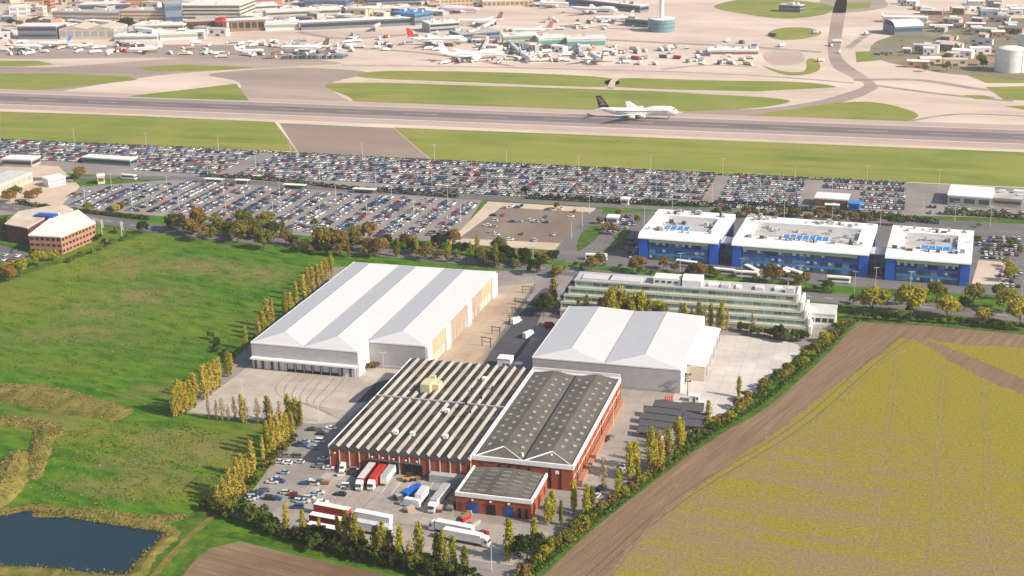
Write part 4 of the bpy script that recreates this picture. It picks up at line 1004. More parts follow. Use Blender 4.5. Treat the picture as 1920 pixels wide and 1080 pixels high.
# belt of mixed trees along the main road, from left to right
r_ = random.Random(77)
belt = []
for i in range(92):
    t = i / 91; px = 318 + t * 735 + r_.uniform(-8, 8)
    base = np.interp(px, [318, 420, 520, 620, 700, 800, 950, 1055], [440, 452, 470, 482, 486, 488, 505, 528])
    py = base - r_.uniform(0, 26 if px < 640 else 30)
    kind = r_.choice(['round_olive', 'round_olive', 'round_brown', 'round_green', 'round_brown', 'round_green' if px < 560 else 'round_dark', 'shrub_brown', 'shrub_olive', 'round_dark', 'poplar_olive'])
    if 690 < px < 900 and r_.random() < .3: kind = 'poplar_yellow'
    belt.append((px, py, kind, r_.uniform(.55, .95) if kind[0] != 's' else r_.uniform(.8, 1.5)))
belt += [(326, 432, 'round_olive', 1.0), (372, 425, 'round_orange', 1.0), (376, 452, 'round_brown', 1.0), (455, 428, 'round_olive', .95), (500, 432, 'round_olive', 1.0), (590, 428, 'round_olive', .5), (495, 468, 'round_olive', 1.15), (605, 470, 'round_olive', 1.0), (693, 452, 'round_brown', .9), (268, 438, 'round_dark', .6)]
belt.sort(key=lambda q: q[0])
row(belt, '', 'roadside tree belt', lambda i, k: '%s %s, %s from left in the belt along the main road' % (word(k), 'tree' if k[0] != 's' else 'shrub', ow(i)))
belt2 = []
for i in range(34):
    px = 1060 + i * 15 + r_.uniform(-6, 6); py = np.interp(px, [1060, 1250, 1560], [508, 520, 548]) - r_.uniform(2, 16)
    belt2.append((px, py, r_.choice(['round_olive', 'round_brown', 'shrub_olive', 'shrub_brown', 'shrub_green', 'round_green']), r_.uniform(.35, .7)))
belt2 += [(1197, 512, 'round_brown', .8), (1450, 532, 'round_brown', .95), (1510, 533, 'round_brown', .5), (1310, 525, 'round_brown', .7)]
belt2.sort(key=lambda q: q[0])
row(belt2, '', 'roadside planting before the blue offices', lambda i, k: '%s bush, %s from left between the blue offices and the stepped office' % (word(k), ow(i)))
big = [(1636, 588, 'round_yellow', 1.25), (1708, 592, 'round_yellow', 1.2), (1775, 596, 'round_yellow', 1.0), (1844, 606, 'round_yellow', .8), (1890, 585, 'round_yellow', 1.15), (1912, 612, 'round_yellow', 1.2), (1755, 566, 'round_olive', .95), (1686, 572, 'round_olive', .6), (1824, 572, 'round_olive', .9), (1872, 560, 'round_olive', .6), (1895, 528, 'round_yellow', .6), (1808, 582, 'round_dark', .6), (1600, 570, 'round_green', .5)]
big.sort(key=lambda q: q[0])
row(big, '', 'round roadside trees behind the arable field', lambda i, k: 'rounded %s tree, %s from left behind the far hedge of the arable field' % (word(k), ow(i)))
off = [(1038, 575, 'poplar_olive', 1.0), (1030, 585, 'round_green', .8), (1020, 592, 'round_dark', .8), (1085, 578, O, .75), (1100, 575, O, .9), (1125, 580, O, .7), (1150, 582, 'round_yellow', .95, 1.5), (1165, 585, O, .95), (1180, 583, 'round_olive', .85, 1.6), (1196, 585, 'round_yellow', .8, 1.6), (1210, 586, 'round_olive', .85, 1.6), (1228, 588, 'round_yellow', .85, 1.6), (1244, 590, 'round_olive', .7, 1.5), (1276, 596, Bz, 1.0), (1296, 600, Bz, 1.05), (1320, 600, Bz, 1.05), (1345, 602, Bz, 1.0), (1363, 606, Bz, .9), (1284, 594, Y, .85), (1310, 598, Y, .85), (1332, 600, Y, .85), (1352, 602, Y, .85), (1410, 640, 'poplar_bare', .9), (1062, 570, 'round_dark', .6)]
def at_row(px, Y):     # the pixel row that shows the line y = Y on the ground
    lo, hi = 300.0, 1000.0
    for _ in range(40):
        m = (lo + hi) / 2
        if P(px, m)[1] > Y: lo = m
        else: hi = m
    return lo
off = [(q[0], at_row(q[0], 606 + (i % 3) * 1.2), *q[2:]) if q[0] > 1070 else q for i, q in enumerate(off)]
off.sort(key=lambda q: q[0])
row(off, '', 'trees in front of the stepped office', lambda i, k: '%s tree, %s from left in front of the stepped office' % (word(k), ow(i)))
left = [(75, 500, 'round_yellow', .75), (100, 490, 'round_yellow', .7), (38, 520, 'round_yellow', .9), (18, 528, 'round_orange', .7), (8, 518, 'round_yellow', .8), (60, 482, 'shrub_green', .9), (5, 448, 'round_dark', 1.0), (185, 452, 'shrub_dark', 1.0), (195, 456, 'shrub_dark', .8), (28, 505, 'round_orange', .5), (220, 436, 'shrub_olive', 1.0)]
left.sort(key=lambda q: q[0])
row(left, '', 'trees around the brick office', lambda i, k: '%s tree, %s from left around the orange brick office' % (word(k), ow(i)))
lp = [(30, 372, 'round_olive', .9), (55, 378, 'round_orange', .8), (70, 372, 'round_orange', .7), (150, 336, 'round_orange', .7), (140, 342, 'round_green', .55), (18, 380, 'round_brown', .7), (230, 392, 'round_orange', .45), (218, 396, 'shrub_yellow', 1.2), (165, 396, 'shrub_olive', 1.3), (1125, 420, 'round_orange', .45), (1160, 406, 'round_orange', .45), (1135, 432, 'shrub_orange', 1.2), (1150, 440, 'shrub_brown', 1.3), (1195, 420, 'round_olive', .5), (1045, 392, 'shrub_olive', 1.0), (985, 366, 'round_dark', .5)]
for k_ in range(22): lp.append((1345 + k_ * 17 + r_.uniform(-6, 6), 400 + k_ * .9 + r_.uniform(-3, 8), r_.choice(['round_olive', 'round_brown', 'round_green']), r_.uniform(.35, .6)))
for k_ in range(8): lp.append((1820 + r_.uniform(0, 100), 425 + r_.uniform(0, 100), r_.choice(['round_olive', 'round_yellow']), r_.uniform(.3, .5)))
lp.sort(key=lambda q: q[0])
row(lp, '', 'small trees of the car parks', lambda i, k: 'small %s tree, %s from left among the car parks' % (word(k), ow(i)))
# far shrubs and trees on the construction ground and by the terminals
ft = [(1690 + r_.uniform(0, 230), 66 + r_.uniform(0, 70), r_.choice(['round_olive', 'round_brown', 'shrub_brown', 'shrub_olive', 'round_dark']), r_.uniform(.4, .9)) for _ in range(26)]
ft += [(r_.uniform(0, 130), 42 + r_.uniform(-4, 26), r_.choice(['round_olive', 'round_dark', 'round_brown']), r_.uniform(.6, 1.0)) for _ in range(14)] + [(232, 58, 'round_dark', 1.1), (240, 56, 'round_dark', 1.2), (226, 60, 'round_dark', 1.0)]
ft.sort(key=lambda q: q[0])
row(ft, '', 'far trees beyond the runway', lambda i, k: 'far %s tree, %s from left beyond the runway' % (word(k), ow(i)))

# tussocks of rough grass: nobody could count them
def tufts(name, label, region, n, h, mat_, seed, mask=None):
    rs = np.random.RandomState(seed); out = []
    xs = [P(*q) for q in region]; pl = np.array(xs); lo, hi = pl.min(0), pl.max(0)
    def inside(p):
        c = False; j = len(pl) - 1
        for i in range(len(pl)):
            if ((pl[i, 1] > p[1]) != (pl[j, 1] > p[1])) and (p[0] < (pl[j, 0] - pl[i, 0]) * (p[1] - pl[i, 1]) / (pl[j, 1] - pl[i, 1]) + pl[i, 0]): c = not c
            j = i
        return c
    while len(out) < n:
        c = lo + (hi - lo) * rs.uniform(0, 1, 2); k = rs.randint(4, 22); sp = rs.uniform(1.0, 4.5)
        for _ in range(k):
            p = c + rs.normal(0, sp, 2) * np.array([1.4, .7])
            if inside(p): out.append(p)
    out = np.array(out[:n]); z = rs.uniform(.12, .6, n) * h
    pts = np.column_stack([out, z]); nr = np.column_stack([rs.normal(0, .6, (n, 2)), np.full(n, .6)])
    me = leaf_mesh(name, pts, nr, .36 * h / .6, mat_, rs)
    return tag(link(name, me), label, 'grass', kind='stuff')
tufts('rough_grass', 'straw coloured tussocks over the green meadow', [(180, 470), (330, 470), (520, 500), (520, 560), (400, 640), (250, 690), (0, 690), (0, 640)], 1800, .5, 'straw_tuft', 1)
tufts('rough_grass', 'green tussocks over the meadow left of the big warehouse', [(0, 545), (265, 445), (590, 490), (430, 660), (330, 770), (0, 700)], 5000, .5, 'green_tuft', 2)
tufts('rough_grass', 'dry tussocks on the grass above the pond', [(40, 800), (330, 810), (440, 850), (400, 930), (150, 955), (40, 940)], 1200, .55, 'straw_tuft', 3)
tufts('rough_grass', 'green tussocks on the grass above the pond', [(40, 790), (340, 790), (460, 830), (400, 940), (60, 955)], 2400, .55, 'green_tuft', 4)

for k_, (mt_, sl_) in enumerate((('straw_tuft', slice(0, None, 2)), ('green_tuft', slice(1, None, 8)))):
    bp = np.concatenate(BANK_PTS)[sl_]; rs_ = np.random.RandomState(40 + k_)
    tag(link('bank_grass', leaf_mesh('bank_grass', bp + np.array([0, 0, .15]), np.column_stack([rs_.normal(0, .6, (len(bp), 2)), np.full(len(bp), .6)]), .34, mt_, rs_)), ['dry', 'green'][k_] + ' rough grass growing on the earth banks', 'grass', kind='stuff')
# reeds round the pond margin
def reeds():
    rs = np.random.RandomState(12); pts = []; lp_ = np.array(pl); n = len(lp_)
    for i in range(n):
        a, b = lp_[i], lp_[(i + 1) % n]; d = b - a; k = int(np.linalg.norm(d) * 5)
        if rs.rand() < .25: k = int(k * .2)
        for _ in range(k): pts.append(a + d * rs.rand() + rs.normal(0, .7, 2))
    pts = np.array(pts); m_ = len(pts); z = rs.uniform(.2, 1.3, m_)
    me = leaf_mesh('reeds', np.column_stack([pts, z]), np.column_stack([rs.normal(0, 1, (m_, 2)), np.full(m_, .15)]), .38, 'straw_tuft', rs)
    tag(link('reeds', me), 'straw coloured reeds and rough grass fringing the pond', 'reeds', kind='stuff')
reeds()
# ------------------------------------------------------------------ vehicles
def car_body_mb(kind, paint=0, glass=1, tyre=2, simple=False):
    """hatchback / saloon / estate as lofted shell, nose towards +X"""
    L = {'hatchback': 4.1, 'saloon': 4.6, 'estate car': 4.7, 'people carrier': 4.7}[kind]; h = 1.45 if kind != 'people carrier' else 1.75; w = .88
    a = L / 2
    hull = [(-a, .45, .80, .72), (-a + .12, .32, .92, .84), (-a * .55, .26, .95, w), (0, .26, .95, w), (a * .45, .26, .93, w), (a - .35, .28, .80, .83), (a, .42, .66, .68)]
    mb = MB(); mb.rings([[(x, -hw, z0), (x, hw, z0), (x, hw * .97, z1), (x, -hw * .97, z1)] for x, z0, z1, hw in hull], paint)
    rear = {'hatchback': -a + .25, 'saloon': -a + 1.0, 'estate car': -a + .2, 'people carrier': -a + .2}[kind]
    rt0 = {'hatchback': rear + .55, 'saloon': rear + .75, 'estate car': rear + .4, 'people carrier': rear + .3}[kind]
    fr = a - (1.15 if kind != 'people carrier' else .75); ft = fr - .85
    b, t = (rear, fr, -.80, .80), (rt0, ft, -.62, .62)
    return mb, b, t, h, L
def car_mesh(kind, paint):
    mb, b, t, h, L = car_body_mb(kind); mb.frustum(b, t, .92, h, 1, 0)
    for sx in (-1, 1):
        for sy in (-1, 1): mb.tube((sx * L * .3, sy * .72, .32), (sx * L * .3, sy * .90, .32), .32, .32, 8, 2)
    return mb.mesh('parked_car', [paint, 'glass_dark', 'tyre'])
PAINTS = ['car_silver'] * 8 + ['car_white'] * 5 + ['car_black'] * 4 + ['car_blue'] * 4 + ['car_red'] * 2 + ['car_grey'] * 4 + ['car_green'] + ['car_gold'] + ['car_lightblue'] * 3
CARK = ['hatchback', 'hatchback', 'saloon', 'saloon', 'estate car', 'people carrier']
_cm = {}
def carm(kind, paint):
    if (kind, paint) not in _cm: _cm[(kind, paint)] = car_mesh(kind, paint)
    return _cm[(kind, paint)]
PW = {'car_silver': 'silver', 'car_white': 'white', 'car_black': 'black', 'car_blue': 'dark blue', 'car_red': 'red', 'car_grey': 'grey', 'car_green': 'green', 'car_gold': 'gold', 'car_lightblue': 'light blue'}
_parts = {}
def detailed_car(kind, paint, x, y, rz, label, group, z=.07):
    t = thing('parked_car', label, 'car', (x, y, z), rz, group)
    if (kind, paint) not in _parts:
        mb, b, tp, h, L = car_body_mb(kind); g = MB().frustum(b, tp, .92, h - .03, 0)
        rf = MB().box(tp[0] - .05, tp[1] + .05, tp[2] - .03, tp[3] + .03, h - .03, h + .03)
        wh = MB().tube((0, -.1, 0), (0, .1, 0), .32, .32, 10); hl = MB().box(-.06, .06, -.18, .18, -.07, .07)
        _parts[(kind, paint)] = (mb.mesh('body', paint), g.mesh('glazing', 'glass_dark'), rf.mesh('roof', paint), wh.mesh('wheel', 'tyre'), hl.mesh('headlight', 'pale_grey'), L)
    bd, gl, rf, wh, hl, L = _parts[(kind, paint)]
    link('body', bd, t); link('glazing', gl, t); link('roof', rf, t)
    for sx in (-1, 1):
        for sy in (-1, 1): link('wheel', wh, t, (sx * L * .3, sy * .8, .32))
    for sy in (-1, 1): link('headlight', hl, t, (L / 2 - .1, sy * .5, .62))
    return t

cr = random.Random(5)
YC = [(522, 868, 0), (535, 857, 1), (538, 870, 0), (558, 858, 1), (561, 868, 0), (532, 888, 1), (516, 900, 0), (524, 904, 1), (511, 906, 0), (580, 905, 0), (572, 908, 1), (588, 909, 0), (602, 905, 1), (606, 863, 0), (612, 860, 1), (597, 876, 2), (616, 880, 0), (566, 837, 1), (571, 830, 1), (597, 829, 0), (588, 841, 1), (560, 836, 2), (586, 807, 2), (597, 808, 2), (621, 805, 0), (474, 935, 1), (478, 930, 2), (484, 926, 1), (468, 938, 0), (507, 937, 2), (519, 937, 1), (538, 926, 0), (548, 929, 3), (556, 935, 2), (562, 942, 0), (570, 942, 0), (580, 936, 0), (587, 929, 1), (599, 926, 0), (651, 914, 0), (656, 917, 1), (638, 929, 2), (664, 890, 2), (671, 886, 0), (676, 893, 1), (558, 953, 1), (660, 884, 1), (604, 944, 0), (497, 921, 1), (602, 815, 2), (1122, 922, 2), (1130, 916, 1), (1118, 933, 0), (1137, 826, 2), (1143, 822, 1), (1170, 878, 0), (1215, 812, 1), (905, 1002, 3)]
def off_line(i): return ow(i)
YCs = sorted(YC, key=lambda q: q[0])
for i, (px, py, tone) in enumerate(YCs):
    x, y = P(px, py); paint = cr.choice([['car_silver', 'car_white', 'car_silver'], ['car_blue', 'car_grey', 'car_lightblue'], ['car_black', 'car_black', 'car_grey'], ['car_red']][tone]); kind = cr.choice(CARK)
    rz = cr.choice([math.radians(8), math.radians(188)]) + cr.uniform(-.15, .15)
    if px > 1000: rz += 1.0
    where = 'among the staff cars left of the lorries' if px < 640 else 'near the lorries by the brick factory' if px < 1000 else 'between the brick hall and field hedge'
    detailed_car(kind, paint, x, y, rz, '%s %s, %s from left, %s' % (PW[paint], kind, ow(i + 1), where), 'cars parked on the estate')

# lorries ---------------------------------------------------------------
wheel_m = None
def lorry(label, x, y, rz, body, roof, cab, length=13.6, with_cab=True, stripe=None, low=False, curtain=None):
    """articulated lorry: origin at trailer rear, nose towards +X"""
    t = thing('lorry' if with_cab else 'lorry_trailer', label, 'lorry' if with_cab else 'trailer', (x, y, .07), rz, 'lorries in the yard')
    tr = MB().box(0, length, -1.27, 1.27, 1.05, 3.95).build('trailer_body', body, t)
    MB().box(-.03, length + .03, -1.3, 1.3, 3.96, 4.08).build('trailer_roof', roof, tr)
    for sy in (-1, 1): MB().box(.1, length - .1, sy * 1.28 - .02, sy * 1.28 + .02, 1.0, 1.2).build('side_rail', 'dark_grey', tr)
    MB().box(-.04, -.01, -1.2, -.03, 1.1, 3.9).box(-.04, -.01, .03, 1.2, 1.1, 3.9).build('rear_door', 'pale_grey', tr)
    if stripe:
        for sy in (-1, 1):
            pn = MB()
            for k, (a, b, z0, z1) in enumerate(((.62, .70, 2.0, 2.9), (.715, .76, 2.1, 2.9), (.775, .83, 2.0, 2.9), (.845, .89, 2.1, 2.75), (.905, .95, 2.0, 2.9), (.30, .36, 2.9, 3.3), (.38, .44, 2.9, 3.3))):
                pn.box(length * (1 - b), length * (1 - a), sy * 1.285 - .02, sy * 1.285 + .02, z0, z1)
            pn.build('lettering', stripe, tr)
    MB().box(.5, length - .4, -.5, .5, .75, 1.04).build('chassis', 'black', t)
    global wheel_m
    if wheel_m is None: wheel_m = MB().tube((0, -.16, 0), (0, .16, 0), .5, .5, 12).mesh('wheel', 'tyre')
    for k in range(3):
        for sy in (-1, 1): link('wheel', wheel_m, t, (1.6 + 1.3 * k, sy * 1.0, .5))
    if with_cab:
        c0 = length + .35
        cb = MB(); cb.rings([[(c0, -1.22, .55), (c0, 1.22, .55), (c0, 1.22, 3.6), (c0, -1.22, 3.6)], [(c0 + 1.3, -1.24, .55), (c0 + 1.3, 1.24, .55), (c0 + 1.3, 1.2, 3.5), (c0 + 1.3, -1.2, 3.5)], [(c0 + 2.3, -1.2, .45), (c0 + 2.3, 1.2, .45), (c0 + 2.05, 1.12, 2.9), (c0 + 2.05, -1.12, 2.9)]])
        cbo = cb.build('cab', cab, t)
        MB().poly([(c0 + 2.31, -1.05, 1.75), (c0 + 2.31, 1.05, 1.75), (c0 + 2.12, 1.0, 2.75), (c0 + 2.12, -1.0, 2.75)]).build('windscreen', 'glass_dark', cbo)
        MB().box(c0 + 2.28, c0 + 2.42, -1.15, 1.15, .45, .95).build('bumper', 'mid_grey', cbo)
        for sy in (-1, 1):
            MB().box(c0 + 1.0, c0 + 1.85, sy * 1.25 - .02, sy * 1.25 + .02, 1.8, 2.6).build('side_window', 'glass_dark', cbo)
            MB().box(c0 + 2.4, c0 + 2.48, sy * .85 - .2, sy * .85 + .2, .95, 1.2).build('headlight', 'white_paint', cbo)
        MB().box(length - 3.2, c0 + .2, -.45, .45, .5, .74).build('tractor_chassis', 'black', t)
        for xx in (length - 1.8, c0 + 1.2):
            for sy in (-1, 1): link('wheel', wheel_m, t, (xx, sy * 1.02, .5))
    return t
def along_y(px, py): return P(px, py)
DN = math.radians(-90)
def back_to(px, py, ln, ang):   # nose pixel on the ground -> rear position
    x, y = P(px, py); return x - math.cos(ang) * ln, y - math.sin(ang) * ln
for (px, py, ang, ln, args) in (
    (672, 922, -88, 16.3, dict(label='dark red curtain-sided lorry with white cab backed onto the factory, leftmost at the docks', body='dark_red', roof='pale_grey', cab='white_paint')),
    (694, 922, -88, 14.6, dict(label='bright red lorry with white and blue cab, middle of three at the factory docks', body='bright_red', roof='red_paint', cab='white_paint', length=11.8)),
    (808, 964, -92, 16.3, dict(label='long silver lorry with white cab parked left of the small workshop', body='pale_grey', roof='steel', cab='white_paint')),
    (806, 992, 172, 16.3, dict(label='white lorry with red lettering on its side facing left', body='white_paint', roof='white_cladding', cab='white_paint', stripe='bright_red')),
    (918, 1026, -7, 16.3, dict(label='white lorry facing right, nearest the bottom hedge', body='white_paint', roof='white_paint', cab='white_paint'))):
    a = math.radians(ang); x, y = back_to(px, py, ln, a); lorry(x=x, y=y, rz=a, **args)
for (px, py, ang, args) in (
    (742, 882, -88, dict(label='white trailer with grey roof and no cab, rightmost at the factory docks', body='white_cladding', roof='steel', cab=None)),
    (798, 930, -90, dict(label='short white box trailer left of the silver lorry', body='white_paint', roof='pale_grey', cab=None, length=7.5)),
    (592, 962, -7, dict(label='cream roofed red trailer, furthest of the trailers behind the near trees', body='red_paint', roof='roof_cream', cab=None)),
    (584, 982, -7, dict(label='white roofed dark red trailer in the middle behind the near trees', body='dark_red', roof='white_paint', cab=None)),
    (580, 1000, -7, dict(label='dark red trailer nearest the hedge behind the near trees', body='dark_red', roof='white_cladding', cab=None)),
    (668, 976, -7, dict(label='white trailer with grey stripe behind the near poplars, further of two', body='white_paint', roof='white_paint', cab=None)),
    (666, 994, -7, dict(label='white trailer behind the near poplars, nearer of two', body='white_cladding', roof='pale_grey', cab=None))):
    x, y = P(px, py); lorry(x=x, y=y, rz=math.radians(ang), with_cab=False, **args)

def van(label, px, py, rz, paint, L=5.6, h=2.5, name='van', roof=None):
    x, y = P(px, py); t = thing(name, label, 'van', (x, y, .07), rz, 'vans on the estate')
    b = MB(); b.rings([[(-L / 2, -.95, .4), (-L / 2, .95, .4), (-L / 2, .9, h), (-L / 2, -.9, h)], [(L / 2 - 1.7, -.97, .4), (L / 2 - 1.7, .97, .4), (L / 2 - 1.7, .9, h), (L / 2 - 1.7, -.9, h)], [(L / 2 - .9, -.97, .4), (L / 2 - .9, .97, .4), (L / 2 - .9, .85, 1.35), (L / 2 - .9, -.85, 1.35)], [(L / 2, -.9, .45), (L / 2, .9, .45), (L / 2, .8, 1.05), (L / 2, -.8, 1.05)]])
    b.build('body', paint, t)
    MB().poly([(L / 2 - .93, -.8, 1.42), (L / 2 - .93, .8, 1.42), (L / 2 - 1.62, .8, h - .12), (L / 2 - 1.62, -.8, h - .12)]).build('windscreen', 'glass_dark', t)
    for sx in (-1, 1):
        for sy in (-1, 1): MB().tube((sx * L * .32, sy * .75, .36), (sx * L * .32, sy * .98, .36), .36, .36, 10).build('wheel', 'tyre', t)
van('white van by the left corner of the brick factory', 643, 882, -1.4, 'car_white')
van('large white box van in the middle of the lorry yard', 770, 950, math.radians(172), 'car_white', 7.6, 3.2)
van('white van under the left edge of the second warehouse', 992, 632, 1.2, 'car_white', 7.5, 3.0)
van('white box van beside the estate road gap', 968, 606, 1.2, 'car_white', 7.0, 3.0)
van('red van behind the second warehouse', 1032, 614, .2, 'car_red')

# blue tipper and orange loader beside the lorries
x, y = P(774, 928); t = thing('skip_lorry', 'blue skip lorry heaped beside the silver lorry', 'lorry', (x, y, .07), math.radians(70))
MB().frustum((-4.2, 1.4, -1.1, 1.1), (-4.6, 1.8, -1.3, 1.3), 1.0, 2.8).build('skip', 'blue_paint', t); MB().box(2.0, 3.9, -1.2, 1.2, .5, 2.9).build('cab', 'blue_paint', t)
MB().box(-4.2, 3.6, -.5, .5, .6, .98).build('chassis', 'black', t); MB().poly([(3.92, -1, 1.7), (3.92, 1, 1.7), (3.92, 1, 2.6), (3.92, -1, 2.6)]).build('windscreen', 'glass_dark', t)
for xx in (-3, -1.6, 2.9):
    for sy in (-1, 1): MB().tube((xx, sy * .85, .5), (xx, sy * 1.15, .5), .5, .5, 10).build('wheel', 'tyre', t)
x, y = P(766, 902); t = thing('loader', 'orange wheeled loader in front of the brick factory', 'loader', (x, y, .07), .4)
MB().box(-2, .6, -.9, .9, .8, 1.8).build('engine_cover', 'orange_machine', t); MB().box(-.6, .9, -.7, .7, 1.82, 3.1).build('cab', 'glass_dark', t)
MB().tube((.6, 0, 1.3), (2.8, 0, .9), .25, .2, 6).build('boom', 'orange_machine', t); MB().frustum((2.6, 3.4, -1.1, 1.1), (2.7, 3.9, -1.2, 1.2), .3, 1.3).build('bucket', 'rust', t)
for xx in (-1.3, .9):
    for sy in (-1, 1): MB().tube((xx, sy * .75, .65), (xx, sy * 1.15, .65), .65, .65, 10).build('wheel', 'tyre', t)

# coaches in front of the blue offices
_coach = None
def coach(label, px, py, rz, L=12.0):
    global _coach
    x, y = P(px, py)
    if _coach is None:
        b = MB(); b.rings([[(xx, -hw, .35), (xx, hw, .35), (xx, hw, z), (xx, -hw, z)] for xx, hw, z in ((-6, 1.2, 3.1), (-5.8, 1.27, 3.3), (5.4, 1.27, 3.3), (6, 1.15, 2.9))])
        g = MB()
        for sy in (-1, 1): g.box(-5.4, 5.2, sy * 1.275 - .02, sy * 1.275 + .02, 1.5, 2.6)
        ws = MB().box(5.72, 6.03, -1.1, 1.1, 1.3, 2.75); wh = MB().tube((0, -.15, 0), (0, .15, 0), .5, .5, 10)
        _coach = (b.mesh('body', 'white_paint'), g.mesh('window_band', 'glass_dark'), ws.mesh('windscreen', 'glass_dark'), wh.mesh('wheel', 'tyre'))
    t = thing('coach', label, 'coach', (x, y, .12), rz, 'white coaches by the offices')
    link('body', _coach[0], t); link('window_band', _coach[1], t); link('windscreen', _coach[2], t)
    for xx in (-3.6, 4):
        for sy in (-1, 1): link('wheel', _coach[3], t, (xx, sy * 1.1, .5))
for k, (px, py, rz) in enumerate(((1118, 487, .1), (1287, 500, -.2), (1357, 515, -.1), (1400, 520, .0), (1409, 512, -.9), (1466, 514, -.9), (1487, 517, -.7), (1572, 530, 0), (242, 336, -.1))):
    coach('white coach, %s from left among those by the blue offices' % ow(k + 1) if k < 8 else 'white bus in the sparse car park at left', px, py, rz)

# big car parks -----------------------------------------------------------
def inpoly(p, pl):
    c = False; j = len(pl) - 1
    for i in range(len(pl)):
        if ((pl[i][1] > p[1]) != (pl[j][1] > p[1])) and (p[0] < (pl[j][0] - pl[i][0]) * (p[1] - pl[i][1]) / (pl[j][1] - pl[i][1]) + pl[i][0]): c = not c
        j = i
    return c
slots = []     # x, y, rz, lot, row, col
r2 = random.Random(9)
# sparse park: rows run in depth, cars lie across
lotA = W_((128, 366), (200, 352), (372, 340), (640, 364), (893, 381), (845, 446), (640, 444), (480, 428), (330, 402), (130, 388))
rowi = 0; x = -640.0
while x < -230:
    for dxx in (0, 5.2):
        y = 700.0; n = 0
        while y < 835:
            if inpoly((x + dxx, y), lotA) and r2.random() < (.78 if x > -420 else .88) * (.72 + .28 * math.sin(x * .05 + y * .03) ** 2):
                n += 1; slots.append((x + dxx + r2.uniform(-.3, .3), y, r2.choice([0, math.pi]) + r2.uniform(-.04, .04), 'A', rowi, n))
            y += 2.65
        rowi += 1
    x += 14.6
# gravel lot: a few cars
for k in range(26):
    for _ in range(40):
        p = (r2.uniform(-250, -185), r2.uniform(715, 815))
        if inpoly(p, W_((935, 384), (1110, 395), (1052, 462), (855, 452))): slots.append((p[0], p[1], r2.choice([0, math.pi, 1.57]), 'G', 0, k + 1)); break
for lot, pl, cnt in (('O', W_((1828, 446), (1915, 446), (1915, 486), (1850, 486)), 46), ('O', W_((1120, 412), (1190, 404), (1190, 436), (1150, 440)), 22), ('O', W_((1420, 398), (1640, 408), (1640, 418), (1420, 406)), 26), ('O', W_((1170, 446), (1195, 446), (1195, 486), (1160, 486)), 12), ('O', W_((0, 485), (30, 470), (40, 490), (0, 515)), 10), ('O', W_((1640, 500), (1655, 500), (1655, 530), (1640, 530)), 4), ('O', W_((1870, 505), (1915, 505), (1915, 545), (1870, 545)), 14)):
    xs = [p[0] for p in pl]; ys = [p[1] for p in pl]; k = 0; tries = 0
    while k < cnt and tries < 4000:
        tries += 1; p = (r2.uniform(min(xs), max(xs)), r2.uniform(min(ys), max(ys))); p = (round(p[0] / 2.7) * 2.7, round(p[1] / 8) * 8 + (0 if r2.random() < .5 else .0))
        if inpoly(p, pl) and not any(abs(s[0] - p[0]) < 2.3 and abs(s[1] - p[1]) < 5 for s in slots if s[3] == 'O'): slots.append((p[0], p[1], math.pi / 2, 'O', 0, k + 1)); k += 1
# dense park: rows across, cars point in depth
y = 828.0; rowi = 0
while y < 908:
    for dyy in (0, 5.0):
        xx = -760.0; n = 0
        while xx < 6:
            gap = (-455 < xx < -440) or (-118 < xx < -108) or (-58 < xx < -45) or (xx < -520 and y < 850) or (-45 < xx < -22 and y < 880) or (xx < -330 and y < 838)
            if not gap and r2.random() < .94: n += 1; slots.append((xx + r2.uniform(-.12, .12), y + dyy, r2.choice([1, -1]) * math.pi / 2 + r2.uniform(-.03, .03), 'D', rowi, n))
            xx += 2.45
        rowi += 1
    y += 15.6 if rowi % 4 else 14.8
for xx in np.arange(20, 90, 2.8):
    for yy in (838, 852):
        if r2.random() < .5: slots.append((xx, yy, 1.57, 'W', 0, 1))
individual = sorted([s for s in slots if s[3] in 'AGO'], key=lambda s: s[1] * .97 - s[0] * .29)
NI = 300 - len(YC)
# the nearest to the camera first
individual.sort(key=lambda s: -(np.array([s[0], s[1], -CAMH]) @ CC) * -1)
ind, rest = individual[:NI], individual[NI:] + [s for s in slots if s[3] in 'DW']
per = {}
for (x, y, rz, lot, rw_, n) in ind:
    paint = r2.choice(PAINTS); kind = r2.choice(CARK); key = (lot, rw_); per[key] = per.get(key, 0) + 1
    if lot == 'A': lab = '%s %s in sparse car park, %s row, %s from near end' % (PW[paint], kind, ow(rw_ + 1), ow(per[key]))
    elif lot == 'G': lab = '%s %s on the brown gravel lot, %s from its near edge' % (PW[paint], kind, ow(per[key]))
    else: lab = '%s %s, %s from the camera in the office car parks' % (PW[paint], kind, ow(per[key]))
    o = link('parked_car', carm(kind, paint), None, (x, y, .1), rz); tag(o, lab, 'car', 'cars in the airport car parks')
# all others: one mass of far cars
tb, b_, t_, h_, L_ = car_body_mb('saloon'); tb.frustum(b_, t_, .92, h_, 1, 0)
V0 = np.array(tb.v); F0 = tb.f; M0 = np.array(tb.m)
pal = {'car_silver': (.50, .51, .52), 'car_white': (.78, .78, .76), 'car_black': (.022, .022, .026), 'car_blue': (.03, .07, .22), 'car_red': (.34, .025, .03), 'car_grey': (.16, .165, .175), 'car_green': (.03, .10, .07), 'car_gold': (.42, .34, .22), 'car_lightblue': (.26, .38, .48)}
vv = np.zeros((len(rest), len(V0), 3)); cols = []; nl = sum(len(f) for f in F0)
for i, (x, y, rz, lot, *_r) in enumerate(rest):
    c, s = math.cos(rz), math.sin(rz); k = r2.uniform(.92, 1.06)
    vv[i, :, 0] = x + (V0[:, 0] * c - V0[:, 1] * s) * k; vv[i, :, 1] = y + (V0[:, 0] * s + V0[:, 1] * c) * k; vv[i, :, 2] = V0[:, 2] * r2.uniform(.95, 1.2) + .03
    pc = pal[r2.choice(PAINTS)]; cols.append(pc)
